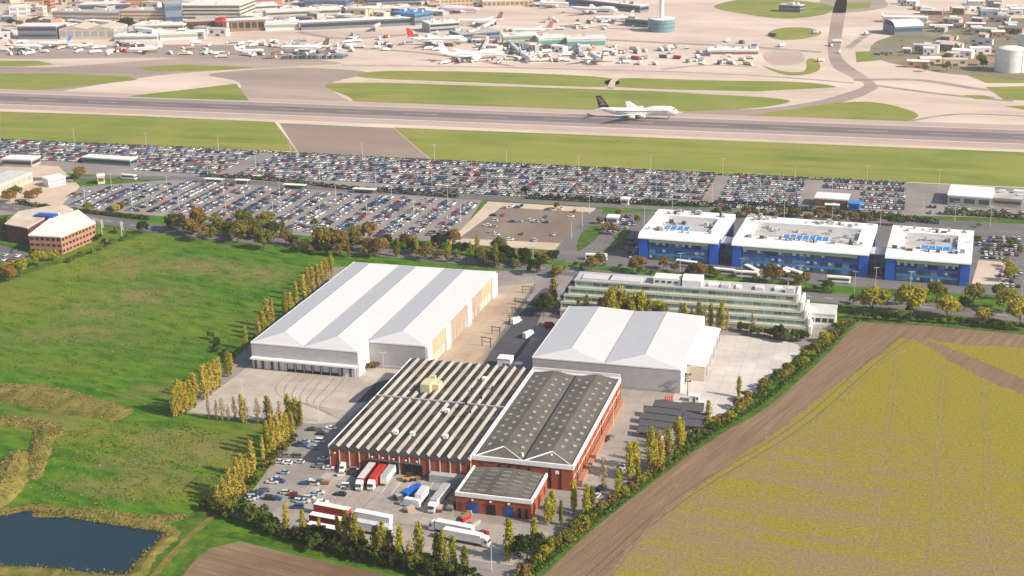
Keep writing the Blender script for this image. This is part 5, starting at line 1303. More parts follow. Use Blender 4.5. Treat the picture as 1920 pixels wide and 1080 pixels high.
nv = len(V0); me = bpy.data.meshes.new('far_cars')
faces = [tuple(q + i * nv for q in f) for i in range(len(rest)) for f in F0]
me.from_pydata(vv.reshape(-1, 3).tolist(), [], faces)
at = me.attributes.new('paint', 'FLOAT_COLOR', 'FACE'); arr = np.ones((len(faces), 4), np.float32); nf = len(F0)
for i, pc in enumerate(cols):
    arr[i * nf:(i + 1) * nf, :3] = np.where((M0 == 1)[:, None], (.03, .035, .04), pc)
at.data.foreach_set('color', arr.ravel())
m_, nt_, N_, L__ = _new('far_car_paint'); an = N_.new('ShaderNodeAttribute'); an.attribute_name = 'paint'; _finish(m_, nt_, an.outputs['Color'], .3, .5)
me.materials.append(M['far_car_paint'])
tag(link('far_cars', me), 'packed rows of parked cars in the airport car parks', 'cars', kind='stuff')
# ------------------------------------------------------------------ aircraft
def ellipse(x, ry, rz, cz, n=14): return [(x, ry * math.cos(2 * math.pi * k / n), cz + rz * math.sin(2 * math.pi * k / n)) for k in range(n)]
def wing_mb(root, tip, th):
    """root/tip: (x_lead, x_trail, y, z)"""
    mb = MB(); a, b = root, tip
    r = [[(q[0], q[2], q[3]), ((q[0] * .6 + q[1] * .4), q[2], q[3] + t / 2), (q[1], q[2], q[3]), ((q[0] * .6 + q[1] * .4), q[2], q[3] - t / 2)] for q, t in ((a, th), (b, th * .3))]
    return mb.rings(r)
_ac = {}
def aircraft_meshes(kind):
    if kind in _ac: return _ac[kind]
    L, R, span, eng, hump = {'jumbo': (66, 3.2, 60, 4, True), 'wide': (58, 2.9, 54, 2, False), 'narrow': (38, 2.0, 34, 2, False), 'quad': (60, 2.8, 58, 4, False)}[kind]
    a = L / 2; cz = R + 2.2
    st = [(-a, .08, .25, cz + 1.1 * R * .8), (-a + L * .07, .35, .45, cz + .62 * R), (-a + L * .17, .72, .78, cz + .28 * R), (-a + L * .28, 1, 1, cz), (0, 1, 1, cz), (a - L * .17, 1, 1, cz), (a - L * .08, .92, .94, cz - .02), (a - L * .035, .66, .70, cz - .1), (a - L * .01, .34, .38, cz - .25), (a, .06, .08, cz - .35)]
    if hump: st = [(x, ry, rz_ * (1.22 if a - L * .36 < x < a - L * .03 else 1), z + (.22 * R if a - L * .36 < x < a - L * .03 else 0)) for x, ry, rz_, z in st[:4]] + [(-2, 1, 1, cz), (a - L * .40, 1, 1, cz), (a - L * .30, 1, 1.24, cz + .24 * R), (a - L * .17, 1, 1.26, cz + .26 * R), (a - L * .09, .95, 1.18, cz + .18 * R), (a - L * .045, .74, .84, cz - .02), (a - L * .012, .36, .4, cz - .25), (a, .06, .08, cz - .35)]
    fus = MB().rings([ellipse(x, R * ry, R * rz_, z) for x, ry, rz_, z in st])
    out = dict(fuselage=(fus, True))
    w = []
    for s in (-1, 1):
        w.append(wing_mb((L * .14, -L * .12, s * R * .7, cz - .55 * R), (-L * .18, -L * .235, s * span / 2, cz + .06 * span - 1), 1.5))
    out['wing'] = w
    out['tailplane'] = [wing_mb((-a + L * .13, -a + L * .025, s * R * .3, cz + .75 * R), (-a + L * .02, -a - L * .015, s * span * .17, cz + 1.0 * R), .5) for s in (-1, 1)]
    f0, f1 = cz + .8 * R, cz + .8 * R + L * .155
    fin = MB().rings([[(-a + L * .16, -.3, f0), (-a + L * .02, -.3, f0), (-a + L * .02, .3, f0), (-a + L * .16, .3, f0)], [(-a + L * .045, -.12, f1), (-a - L * .02, -.12, f1), (-a - L * .02, .12, f1), (-a + L * .045, .12, f1)]])
    out['fin'] = fin
    e = []
    for s in (-1, 1):
        for k in ((.34, .66) if eng == 4 else (.36,)):
            yy = s * span / 2 * k; xx = L * .14 - L * .32 * k + 2.2; zz = cz - .55 * R + (.06 * span - 1 + .55 * R) * k - 1.6
            r = 1.35 if eng == 4 else 1.7 * (1 if kind != 'narrow' else .7)
            e.append(MB().rings([[(xx + dx, yy + r * q * math.cos(t), zz + r * q * math.sin(t)) for t in np.linspace(0, 2 * math.pi, 11)[:-1]] for dx, q in ((3.4, .85), (2.6, 1.0), (.2, .95), (-1.8, .55))]))
    out['engine'] = e
    g = []
    for xx, yy in ((a - L * .12, 0), (-L * .02, -R * .9), (-L * .02, R * .9)):
        mb = MB().tube((xx, yy, cz - R * .7), (xx, yy, .6), .22, .22, 6)
        for q in (-.55, .55): mb.tube((xx, yy + q - .2, .65), (xx, yy + q + .2, .65), .65, .65, 8)
        g.append(mb)
    out['landing_gear'] = g
    cw = MB()
    for s in (-1, 1): cw.box(-a + L * .24, a - L * .12, s * R * .985 - .04, s * R * .985 + .04, cz + R * .14, cz + R * .30)
    out['cabin_windows'] = [cw]
    ck = MB().box(a - L * .062, a - L * .04, -R * .62, R * .62, cz + R * (.62 if hump else .34), cz + R * (.85 if hump else .6)); out['cockpit_glass'] = [ck]
    _ac[kind] = (out, L, R, cz, f0, f1, a); return _ac[kind]
_acm = {}
def amesh(kind, part, k, mat_, mb, smooth):
    key = (kind, part, k, mat_)
    if key not in _acm: _acm[key] = mb.mesh(part, mat_, smooth)
    return _acm[key]
def aircraft(label, px, py, rz, kind='wide', body='white_paint', tail='white_paint', s=1.0, emblem=None, pitch=0, belly=None, gear=True):
    x, y = P(px, py); o, L, R, cz, f0, f1, a = aircraft_meshes(kind)
    t = thing('aircraft', label, 'aircraft', (x, y, .16), rz, 'airliners at the airport'); t.scale = (s, s, s)
    if pitch: t.rotation_euler = (0, -pitch, rz)
    fu = link('fuselage', amesh(kind, 'fuselage', 0, body, o['fuselage'][0], True), t)
    link('cabin_windows', amesh(kind, 'cabin_windows', 0, 'glass_dark', o['cabin_windows'][0], False), fu); link('cockpit_glass', amesh(kind, 'cockpit_glass', 0, 'glass_dark', o['cockpit_glass'][0], False), fu)
    for part, mt in (('wing', 'white_cladding'), ('tailplane', 'white_cladding'), ('engine', 'white_paint' if kind != 'quad' else 'pale_grey'), ('landing_gear', 'mid_grey')):
        for k, mb in enumerate(o[part]): link(part, amesh(kind, part, k, mt, mb, part == 'engine'), t)
    fn = link('fin', amesh(kind, 'fin', 0, tail, o['fin'], False), t)
    if belly: MB().rings([ellipse(xx, R * .96 * q, R * .55 * q, cz - R * .47) for xx, q in ((-a * .5, .6), (-a * .4, 1), (a * .6, 1), (a * .75, .6))]).build('belly_stripe', belly, t)
    if emblem:
        for sy in (-1, 1):
            e = MB(); zc = (f0 + f1) / 2 + .6; xc = -a + L * .045
            for (p) in ([(-1.2, -3.0), (5.0, -3.2), (1.6, -.4)], [(-1.9, -.4), (3.2, -.6), (.2, 2.0)], [(-2.6, 1.8), (1.0, 1.4), (-1.6, 4.0)]):
                q = [(xc + u * .9, sy * .34, zc + w * .9) for u, w in p]; e.poly(q); e.poly(q[::-1])
            e.build('tail_emblem', emblem, fn)
    return t
aircraft('white jumbo jet with dark blue and gold tail rolling along the runway', 1196, 222, math.radians(1), 'jumbo', 'white_paint', 'navy', 1.0, 'gold', math.radians(1.5))
aircraft('white airliner with dark brown tail parked on the left apron, nose left', 570, 99, math.radians(183), 'wide', 'white_paint', 'brown_wall', 1.0)
aircraft('white airliner with bright red tail at the terminal stand', 820, 84, math.radians(12), 'jumbo', 'white_paint', 'bright_red', 1.0)
aircraft('white four-engined airliner nose-up to the pier, left of the smaller jets', 885, 112, math.radians(28), 'jumbo', 'white_paint', 'white_paint', 1.0)
aircraft('white airliner on the apron facing the camera, below the pier centre', 985, 113, math.radians(-60), 'wide', 'white_paint', 'white_paint', .8)
aircraft('white airliner with pale fin on the right stand of the pier', 1118, 116, math.radians(118), 'wide', 'white_paint', 'pink_wall', .9)
aircraft('long white airliner with orange and white tail behind the pier', 990, 66, math.radians(184), 'wide', 'white_paint', 'terracotta', 1.0)
aircraft('white airliner with slim brown tail beyond the pier', 898, 48, math.radians(186), 'wide', 'white_paint', 'brown_wall', 1.0)
aircraft('white airliner with blue belly and dark blue tail on the far pier', 1112, 26, math.radians(-8), 'jumbo', 'white_paint', 'deep_blue', 1.0, None, 0, 'deep_blue')
aircraft('white airliner right of the blue-bellied jet on the far pier', 1150, 41, math.radians(186), 'wide', 'white_paint', 'white_paint', .85)
aircraft('pale pink airliner at the far stand', 862, 24, math.radians(6), 'wide', 'lilac', 'lilac', .9)
aircraft('mint white airliner on the left apron, nose left', 272, 99, math.radians(200), 'narrow', 'white_paint', 'white_paint', 1.0)
aircraft('white airliner with red and white tail at the far left', 50, 94, math.radians(8), 'narrow', 'white_paint', 'terracotta', 1.0)
aircraft('white and blue airliner beside the hangar on the left', 103, 88, math.radians(200), 'narrow', 'white_paint', 'sky_blue', 1.0)
aircraft('small white airliner alone on the left apron', 468, 101, math.radians(25), 'narrow', 'white_paint', 'white_paint', .8)
aircraft('white airliner parked in front of the left hangars', 150, 92, math.radians(190), 'narrow', 'white_paint', 'white_paint', .8)
aircraft('white airliner behind the jumbo jets near the far car park', 1040, 14, math.radians(0), 'wide', 'white_paint', 'deep_blue', .9)
aircraft('distant airliner on the open far apron, nose right', 1680, 40, math.radians(10), 'narrow', 'white_paint', 'white_paint', .9)

# ------------------------------------------------------------------ terminal and airport buildings
tr = random.Random(21)
def block(name, label, cat, pl, pr, depth, h, wall, roof, floors=2, bands='glass_dark', bay=0, plant=0, rooftype='flat', group=None, tint=None):
    """building whose near wall runs from pixel pl to pixel pr on the ground"""
    a, b = np.array(P(*pl)), np.array(P(*pr)); L = float(np.linalg.norm(b - a)); rz = math.atan2(b[1] - a[1], b[0] - a[0])
    O = thing(name, label, cat, (a[0], a[1], .1), rz, group)
    MB().box(0, L, 0, depth, 0, h).build('wall', wall, O)
    if rooftype == 'flat':
        R = MB().box(-.4, L + .4, -.4, depth + .4, h + .01, h + .8).build('roof', roof, O)
    elif rooftype == 'gable':
        mb = MB(); n = max(1, int(round(L / 28)))
        for k in range(n):
            x0, x1 = k * L / n, (k + 1) * L / n; xm = (x0 + x1) / 2
            mb.poly([(x0, -.3, h + .01), (xm, -.3, h + 3.2), (xm, depth, h + 3.2), (x0, depth, h + .01)]); mb.poly([(xm, -.3, h + 3.2), (x1, -.3, h + .01), (x1, depth, h + .01), (xm, depth, h + 3.2)]); mb.poly([(x0, -.3, h + .01), (x1, -.3, h + .01), (xm, -.3, h + 3.2)])
        R = mb.build('roof', roof, O)
    else:
        mb = MB(); n = 10
        for k in range(n):
            t0, t1 = math.pi * k / n, math.pi * (k + 1) / n
            mb.poly([(-.4, depth / 2 * (1 - math.cos(t0)), h + .01 + depth * .16 * math.sin(t0)), (L + .4, depth / 2 * (1 - math.cos(t0)), h + .01 + depth * .16 * math.sin(t0)), (L + .4, depth / 2 * (1 - math.cos(t1)), h + .01 + depth * .16 * math.sin(t1)), (-.4, depth / 2 * (1 - math.cos(t1)), h + .01 + depth * .16 * math.sin(t1))])
        mb.poly([(L + .39, depth / 2 * (1 - math.cos(t)), h + depth * .16 * math.sin(t)) for t in np.linspace(0, math.pi, 11)])
        R = mb.build('roof', roof, O)
    fh = h / floors
    for f in range(floors):
        if not bands: break
        if bay:
            k = max(1, int(L / bay)); bw = L / k
            for j in range(k): MB().box(j * bw + bw * .14, j * bw + bw * .86, -.25, -.02, f * fh + fh * .3, f * fh + fh * .8).build('window', bands, O)
        else: MB().box(.6, L - .6, -.25, -.02, f * fh + fh * .38, f * fh + fh * .78).build('window_band', bands, O)
        MB().box(L + .02, L + .25, .8, depth - .8, f * fh + fh * .38, f * fh + fh * .78).build('window_band', bands, O)
    for k in range(plant):
        x, y = tr.uniform(.05, .85) * L, tr.uniform(.1, .8) * depth; s = tr.uniform(1.5, 5)
        MB().box(x, x + s * 1.4, y, y + s, h + .81, h + .8 + tr.uniform(1, 3)).build('roof_plant', tr.choice(['pale_grey', 'white_cladding', 'mid_grey', 'roof_tan']), O)
    return O
TB = [
    ('car_park_building', 'pale multi-storey with striped floors and slotted roof at top left', 'car park', (345, 44), (452, 44), 60, 22, 'stone_wall', 'roof_cream', 5, 'dark_grey', 0, 6, 'flat'),
    ('terminal_building', 'dark blue-grey slab beside the striped multi-storey', 'terminal', (312, 48), (344, 46), 34, 26, 'slate', 'mid_grey', 2, 'glass_blue', 0, 0, 'flat'),
    ('terminal_building', 'long dark red brick terminal with pale piers', 'terminal', (350, 62), (414, 60), 16, 13, 'brick_dark', 'roof_tan', 1, 'glass_dark', 7, 0, 'flat'),
    ('terminal_building', 'brown brick terminal right of the red stair tower', 'terminal', (423, 60), (496, 57), 16, 13, 'brown_wall', 'roof_cream', 1, 'glass_dark', 7, 0, 'flat'),
    ('stair_tower', 'bright red stair tower on the brick terminal', 'tower', (405, 63), (421, 63), 10, 17, 'bright_red', 'red_paint', 1, 'glass_dark', 0, 0, 'flat'),
    ('terminal_building', 'cream multi-storey with orange floor bands left of the dark slab', 'car park', (228, 46), (310, 46), 28, 17, 'buff_wall', 'stone_wall', 4, 'brown_wall', 0, 2, 'flat'),
    ('terminal_building', 'grey brown multi-storey with striped decks at upper left', 'car park', (100, 44), (226, 46), 26, 14, 'stone_wall', 'roof_grey', 3, 'brown_wall', 0, 5, 'flat'),
    ('hangar', 'long low hangar with cream ridge behind the left aircraft', 'hangar', (112, 74), (216, 74), 40, 12, 'stone_wall', 'roof_tan', 1, 'mid_grey', 9, 0, 'gable'),
    ('hangar', 'white and blue fronted hangar left of the ridged hangar', 'hangar', (35, 74), (108, 74), 26, 15, 'slate', 'white_cladding', 2, 'glass_dark', 0, 0, 'flat'),
    ('terminal_building', 'low white pier in front of the brick terminal', 'pier', (300, 76), (385, 73), 18, 8, 'white_cladding', 'roof_cream', 1, 'mid_grey', 0, 2, 'flat'),
    ('terminal_building', 'pale terminal with stepped roof right of the ridged hangar', 'terminal', (250, 66), (345, 65), 22, 11, 'stone_wall', 'roof_cream', 2, 'dark_grey', 0, 4, 'flat'),
    ('terminal_building', 'white low building before the stepped terminal', 'terminal', (215, 78), (296, 77), 18, 6, 'white_cladding', 'white_paint', 1, 'slate', 0, 1, 'flat'),
    ('terminal_building', 'far left building with white pitched roof', 'terminal', (150, 22), (245, 20), 30, 9, 'slate', 'white_cladding', 1, 'dark_grey', 0, 0, 'flat'),
    ('terminal_building', 'cream tower block at the far upper left', 'office', (47, 14), (82, 14), 18, 15, 'buff_wall', 'roof_cream', 4, 'brown_wall', 0, 0, 'flat'),
    ('terminal_building', 'orange brick block at the upper left', 'office', (84, 26), (97, 26), 14, 22, 'terracotta', 'stone_wall', 5, 'brick_dark', 0, 0, 'flat'),
    ('terminal_building', 'pair of white blocks at the far left', 'office', (18, 31), (52, 30), 16, 12, 'white_cladding', 'roof_cream', 2, 'mid_grey', 8, 0, 'flat'),
    ('terminal_building', 'small cream block below the orange block', 'office', (70, 31), (82, 31), 12, 12, 'buff_wall', 'roof_cream', 2, 'mid_grey', 0, 0, 'flat'),
    ('terminal_building', 'terracotta block at the top beside the dark slab', 'office', (236, 20), (312, 18), 20, 16, 'terracotta', 'roof_tan', 3, 'brown_wall', 0, 2, 'flat'),
    ('terminal_building', 'white roofed terminal with long canopy right of the striped multi-storey', 'terminal', (446, 28), (520, 24), 34, 10, 'pale_grey', 'white_paint', 2, 'dark_grey', 0, 4, 'flat'),
    ('terminal_building', 'twin white towers right of the striped multi-storey', 'tower', (434, 24), (446, 24), 10, 22, 'white_cladding', 'white_paint', 3, 'mid_grey', 0, 0, 'flat'),
    ('terminal_building', 'orange roofed block at top centre left', 'office', (482, 14), (530, 12), 20, 12, 'terracotta', 'roof_tan', 2, 'brown_wall', 0, 0, 'flat'),
    ('terminal_building', 'blue glazed arched hall at top centre', 'terminal', (572, 14), (650, 14), 40, 10, 'slate', 'slate', 1, 'glass_blue', 0, 0, 'barrel'),
    ('terminal_building', 'pale terminal with grey windows behind the white pier', 'terminal', (500, 40), (640, 34), 30, 11, 'stone_wall', 'roof_cream', 2, 'dark_grey', 0, 9, 'flat'),
    ('pier_building', 'long white pier with blue-grey front running right', 'pier', (565, 57), (782, 47), 16, 9, 'slate', 'white_paint', 1, 'glass_dark', 0, 3, 'flat'),
    ('pier_building', 'white pier section left of the long pier', 'pier', (498, 58), (560, 56), 20, 9, 'white_cladding', 'white_paint', 1, 'mid_grey', 0, 2, 'flat'),
    ('terminal_building', 'blue fronted terminal block in the centre background', 'terminal', (778, 48), (812, 42), 40, 13, 'slate', 'sky_blue', 2, 'glass_blue', 0, 4, 'flat'),
    ('pier_building', 'grey glass pier behind the red tailed airliner', 'pier', (806, 62), (862, 58), 30, 10, 'mid_grey', 'roof_cream', 2, 'glass_dark', 0, 6, 'flat'),
    ('pier_building', 'blue-grey pier end between the central airliners', 'pier', (862, 82), (938, 76), 34, 10, 'slate', 'roof_grey', 2, 'glass_blue', 0, 6, 'flat'),
    ('pier_building', 'cream and green pier building in the centre', 'pier', (944, 88), (1008, 86), 24, 11, 'buff_wall', 'roof_cream', 2, 'teal', 0, 3, 'flat'),
    ('pier_building', 'green windowed pier building right of centre', 'pier', (1010, 92), (1060, 90), 22, 11, 'pale_grey', 'roof_cream', 1, 'teal', 0, 3, 'flat'),
    ('pier_building', 'pale pier end block with green glass', 'pier', (1064, 94), (1136, 92), 24, 11, 'pale_grey', 'roof_cream', 1, 'teal', 0, 3, 'flat'),
    ('terminal_building', 'buff office with rows of small windows at top centre', 'office', (818, 14), (888, 12), 20, 14, 'buff_wall', 'roof_cream', 3, 'brown_wall', 5, 0, 'flat'),
    ('terminal_building', 'cream arcaded building at the top of the centre', 'terminal', (905, 14), (1000, 12), 24, 8, 'buff_wall', 'white_cladding', 1, 'brown_wall', 6, 0, 'flat'),
    ('pier_building', 'grey far pier right of the blue-bellied jet', 'pier', (1172, 48), (1215, 52), 14, 8, 'slate', 'pale_grey', 1, 'glass_dark', 0, 3, 'flat'),
    ('pier_building', 'long far pier behind the blue-bellied jet', 'pier', (1060, 8), (1200, 24), 16, 8, 'slate', 'white_cladding', 1, 'glass_dark', 0, 5, 'flat'),
    ('terminal_building', 'cream roofed terminal above the long pier', 'terminal', (650, 30), (770, 24), 24, 8, 'buff_wall', 'roof_cream', 1, 'mid_grey', 0, 7, 'flat'),
    ('terminal_building', 'grey blocks at the top between hall and offices', 'terminal', (690, 14), (800, 10), 26, 10, 'slate', 'roof_grey', 2, 'glass_dark', 0, 8, 'flat'),
    ('hangar', 'round roofed blue hangar on the right apron', 'hangar', (1677, 66), (1730, 64), 34, 9, 'slate', 'white_cladding', 1, 'glass_blue', 0, 2, 'barrel'),
    ('depot_shed', 'white flat shed behind the round roofed hangar', 'shed', (1655, 42), (1738, 44), 14, 6, 'white_cladding', 'white_paint', 1, 'mid_grey', 0, 0, 'flat'),
    ('works_shed', 'white roofed works shed near the apron repair', 'shed', (1332, 106), (1422, 106), 22, 6, 'white_cladding', 'white_paint', 1, 'rust', 0, 6, 'flat'),
    ('terminal_building', 'grey blocks among far grass at the top right', 'office', (1460, 22), (1500, 24), 16, 8, 'slate', 'pale_grey', 2, 'glass_dark', 0, 3, 'flat'),
    ('airfield_shed', 'white long shed beyond the dense car park at right', 'shed', (1776, 384), (1858, 390), 26, 5.5, 'green_spandrel', 'white_paint', 1, 'dark_grey', 8, 0, 'flat'),
    ('airfield_shed', 'grey shed right of the white long shed', 'shed', (1860, 386), (1915, 390), 18, 4.5, 'stone_wall', 'roof_grey', 1, 'dark_grey', 0, 3, 'flat'),
    ('airfield_shed', 'brown slatted cabin with white roof in the dense car park', 'shed', (1527, 386), (1588, 390), 14, 4.5, 'brown_wall', 'white_cladding', 1, 'rust', 4, 0, 'flat'),
    ('airfield_shed', 'blue container office right of the brown cabin', 'shed', (1590, 395), (1610, 397), 7, 4.0, 'sky_blue', 'sky_blue', 1, 'deep_blue', 0, 0, 'flat'),
    ('depot_shed', 'long cream building with blue-grey roof at the left edge', 'shed', (-40, 382), (62, 340), 18, 6, 'buff_wall', 'pale_grey', 1, 'mid_grey', 6, 0, 'flat'),
    ('depot_shed', 'white walled house by the orange trees at left', 'house', (92, 352), (124, 346), 10, 5, 'white_cladding', 'roof_cream', 2, 'mid_grey', 4, 0, 'flat'),
    ('depot_shed', 'cream gatehouse tower beside the sparse car park', 'gatehouse', (184, 346), (197, 345), 5, 5.5, 'buff_wall', 'roof_cream', 1, 'dark_grey', 0, 0, 'flat'),
    ('depot_shed', 'long white canopy shed at the left of the dense car park', 'canopy', (155, 306), (245, 312), 9, 4, 'slate', 'white_cladding', 1, 'glass_dark', 0, 0, 'flat'),
    ('depot_shed', 'grey walled shed by the left edge of the dense car park', 'shed', (5, 312), (60, 314), 12, 5, 'mid_grey', 'white_cladding', 1, 'glass_dark', 0, 0, 'flat'),
    ('depot_shed', 'white hut above the gravel lot', 'hut', (1164, 384), (1178, 385), 5, 3.2, 'white_cladding', 'white_paint', 1, 'dark_grey', 0, 0, 'flat'),
    ('depot_shed', 'white flat roofed kiosk among orange bushes', 'kiosk', (1138, 419), (1158, 420), 6, 3.2, 'white_cladding', 'white_paint', 1, 'dark_grey', 0, 0, 'flat')]
for q in TB: block(*q)
# jet bridges
for k, (a, b) in enumerate(sorted((((838, 84), (862, 80)), ((905, 104), (915, 84)), ((975, 108), (955, 88)), ((1090, 112), (1085, 94)), ((930, 46), (905, 60)), ((1180, 40), (1190, 48)), ((960, 66), (970, 80)), ((700, 60), (712, 54))))):
    A, B = np.array(P(*a)), np.array(P(*b)); L = float(np.linalg.norm(B - A)); t = thing('jet_bridge', 'pale jet bridge, %s from left at the airport piers' % ow(k + 1), 'jet bridge', (A[0], A[1], .16), math.atan2(*(B - A)[::-1]), 'jet bridges')
    MB().box(0, L, -1.5, 1.5, 4.2, 7.2).build('tunnel', 'pale_grey', t); MB().box(-.6, 2.6, -2.1, 2.1, 4.0, 7.5).build('cab', 'mid_grey', t)
    MB().box(2.7, 3.4, -1.2, 1.2, 0, 4.2).build('support', 'dark_grey', t)
# control tower
x, y = P(1240, 58); t = thing('control_tower', 'slim white control tower mast on a green glass drum', 'tower', (x, y, .1))
for k in range(3):
    d = MB(); d.tube((0, 0, k * 4.6), (0, 0, k * 4.6 + 4.4), 15, 15, 32); d.build('drum_storey', 'slate', t)
    MB().tube((0, 0, k * 4.6 + 1.4), (0, 0, k * 4.6 + 3.6), 15.15, 15.15, 32, 0, False).build('window_band', 'teal', t)
MB().tube((0, 0, 13.85), (0, 0, 15), 15.6, 14.5, 32).build('drum_roof', 'white_cladding', t)
MB().tube((0, 0, 15.01), (0, 0, 70), 2.6, 2.2, 16).build('mast', 'white_cladding', t)
cb_ = MB().tube((0, 0, 70), (0, 0, 76), 5, 9, 20).build('cab', 'pale_grey', t); MB().tube((0, 0, 76.05), (0, 0, 80), 8.6, 8.9, 20).build('cab_glazing', 'glass_teal', cb_); MB().tube((0, 0, 80.05), (0, 0, 82), 8.9, 6.5, 20).build('cab_roof', 'white_cladding', cb_)
# storage tanks
for k, (px, py, r_, h_, lab) in enumerate(((1893, 133, 14, 20, 'large white storage tank with domed top at the right edge'), (1931, 100, 13, 18, 'white storage tank partly out of frame behind the large one'))):
    x, y = P(px, py); t = thing('storage_tank', lab, 'tank', (x, y, .12))
    MB().tube((0, 0, 0), (0, 0, h_), r_, r_, 36, 0, False).build('shell', 'white_cladding', t, smooth=True)
    for q in range(1, 5): MB().tube((0, 0, h_ * q / 5), (0, 0, h_ * q / 5 + .35), r_ + .12, r_ + .12, 36, 0, False).build('ring_rib', 'white_paint', t)
    dm = MB(); dm.rings([[(rr * math.cos(u), rr * math.sin(u), h_ + z) for u in np.linspace(0, 2 * math.pi, 37)[:-1]] for rr, z in ((r_ + .3, 0), (r_ * .8, 1.6), (r_ * .45, 2.8), (r_ * .1, 3.2))]); dm.build('roof', 'white_paint', t, smooth=True)
    MB().tube((r_ * .7, -r_ * .75, 0), (r_ * .7, -r_ * .75, h_ + 1), .25, .25, 6).build('ladder', 'steel', t)
# huts, stores and plant on the construction ground and between the terminals
HUTW = {'buff_wall': 'buff', 'white_cladding': 'white', 'slate': 'slate blue', 'terracotta': 'terracotta', 'stone_wall': 'stone grey', 'mid_grey': 'grey', 'brown_wall': 'brown', 'pink_wall': 'pink'}
def hut(px, py, w, d, h, wall, roof, label):
    x, y = P(px, py); t = thing('site_hut', label, 'hut', (x, y, .12), tr.uniform(-.5, .3), 'small airport huts and stores')
    MB().box(-w / 2, w / 2, 0, d, 0, h).build('wall', wall, t)
    MB().poly([(-w / 2 - .3, -.3, h), (w / 2 + .3, -.3, h), (w / 2 + .3, d / 2, h + 1.4), (-w / 2 - .3, d / 2, h + 1.4)]).poly([(-w / 2 - .3, d / 2, h + 1.4), (w / 2 + .3, d / 2, h + 1.4), (w / 2 + .3, d + .3, h), (-w / 2 - .3, d + .3, h)]).build('roof', roof, t)
    MB().box(-w * .1, w * .1, -.12, -.01, 0.05, min(h * .7, 2.4)).build('door', 'dark_grey', t)
    for s in (-1, 1): MB().box(s * w * .3 - w * .08, s * w * .3 + w * .08, -.12, -.01, h * .4, h * .75).build('window', 'glass_dark', t)
def scatter(n, x0, x1, y0, y1, ok, sw, sd_, sh, where):
    hs = []
    while len(hs) < n:
        px, py = tr.uniform(x0, x1), tr.uniform(y0, y1)
        if ok(px, py): hs.append((px, py))
    for k, (px, py) in enumerate(sorted(hs)):
        wall = tr.choice(['buff_wall', 'white_cladding', 'slate', 'terracotta', 'stone_wall', 'mid_grey', 'brown_wall', 'white_cladding', 'white_cladding', 'buff_wall', 'pink_wall'])
        hut(px, py, tr.uniform(*sw), tr.uniform(*sd_), tr.uniform(*sh), wall, tr.choice(['roof_tan', 'roof_grey', 'pale_grey', 'white_cladding', 'white_cladding', 'roof_cream', 'slate', 'white_paint']), '%s hut or store, %s from left %s' % (HUTW[wall], ow(k + 1), where))
scatter(60, 1655, 1920, 8, 128, lambda x, y: not ((x < 1760 and 30 < y < 90) or (x < 1720 and y > 112) or (x > 1850 and y > 75)), (7, 26), (5, 14), (3, 8), 'on the construction ground')
scatter(95, 0, 430, 0, 74, lambda x, y: True, (9, 36), (8, 20), (4, 12), 'between the left terminals')
scatter(80, 430, 1010, 0, 48, lambda x, y: not (860 < x and y > 16), (9, 34), (8, 18), (3, 9), 'between the central terminals')
scatter(30, 800, 1240, 60, 112, lambda x, y: abs(y - 88 - (x - 900) * .03) < 9 and x < 1150, (7, 20), (5, 12), (3, 8), 'under the nearest pier')
# service vehicles on the apron
sv = MB()
def truck_small(label, px, py, rz, paint, L):
    x, y = P(px, py); t = thing('service_truck', label, 'truck', (x, y, .16), rz, 'apron service trucks')
    MB().box(-L / 2, L / 2 - 2, -1.3, 1.3, 1.0, 3.4).build('box_body', paint, t); MB().frustum((L / 2 - 1.9, L / 2, -1.2, 1.2), (L / 2 - 1.9, L / 2 - .5, -1.1, 1.1), .6, 2.6).build('cab', 'white_paint', t)
    MB().box(-L / 2 + .2, L / 2 - .2, -.9, .9, .25, .98).build('chassis', 'black', t)
tw_ = []
for (x0, x1, y0, y1, cnt) in ((0, 400, 80, 104, 60), (400, 660, 74, 110, 54), (640, 860, 62, 96, 26), (830, 1180, 90, 120, 60), (1180, 1420, 88, 122, 36), (1020, 1240, 36, 56, 20), (1300, 1660, 60, 130, 12)):
    for k in range(cnt): tw_.append((tr.uniform(x0, x1), tr.uniform(y0, y1)))
TWC = {'white_paint': 'white', 'white_cladding': 'off-white', 'yellow_paint': 'yellow', 'slate': 'blue grey', 'mid_grey': 'grey', 'red_paint': 'red', 'dark_grey': 'dark grey', 'roof_cream': 'cream', 'pale_grey': 'pale grey'}
for k, (px, py) in enumerate(sorted(tw_)):
    pn = tr.choice(['white_paint', 'white_paint', 'white_cladding', 'white_paint', 'yellow_paint', 'slate', 'mid_grey', 'white_paint', 'red_paint', 'dark_grey', 'roof_cream', 'pale_grey', 'white_cladding'])
    truck_small('%s service truck, %s from left on the airport aprons' % (TWC[pn], ow(k + 1)), px, py, tr.uniform(0, 6.28), pn, tr.uniform(6, 13))
# row of parked coaches in a line on the left apron edge
tg = MB()
for k in range(26):
    x, y = P(536 + k * 4.4, 110 - k * .05); o = link('airport_bus', MB().box(-5.5, 5.5, -1.25, 1.25, .35, 3.2).box(-5.2, 5.2, -1.28, 1.28, 1.5, 2.5, 1).mesh('airport_bus', [tr.choice(['slate', 'mid_grey', 'teal', 'dark_grey']), 'glass_dark']), None, (x, y, .16), 1.4)
    tag(o, 'dark airport bus, %s from left in the row below the brown-tailed airliner' % ow(k + 1), 'bus', 'airport buses in a row')
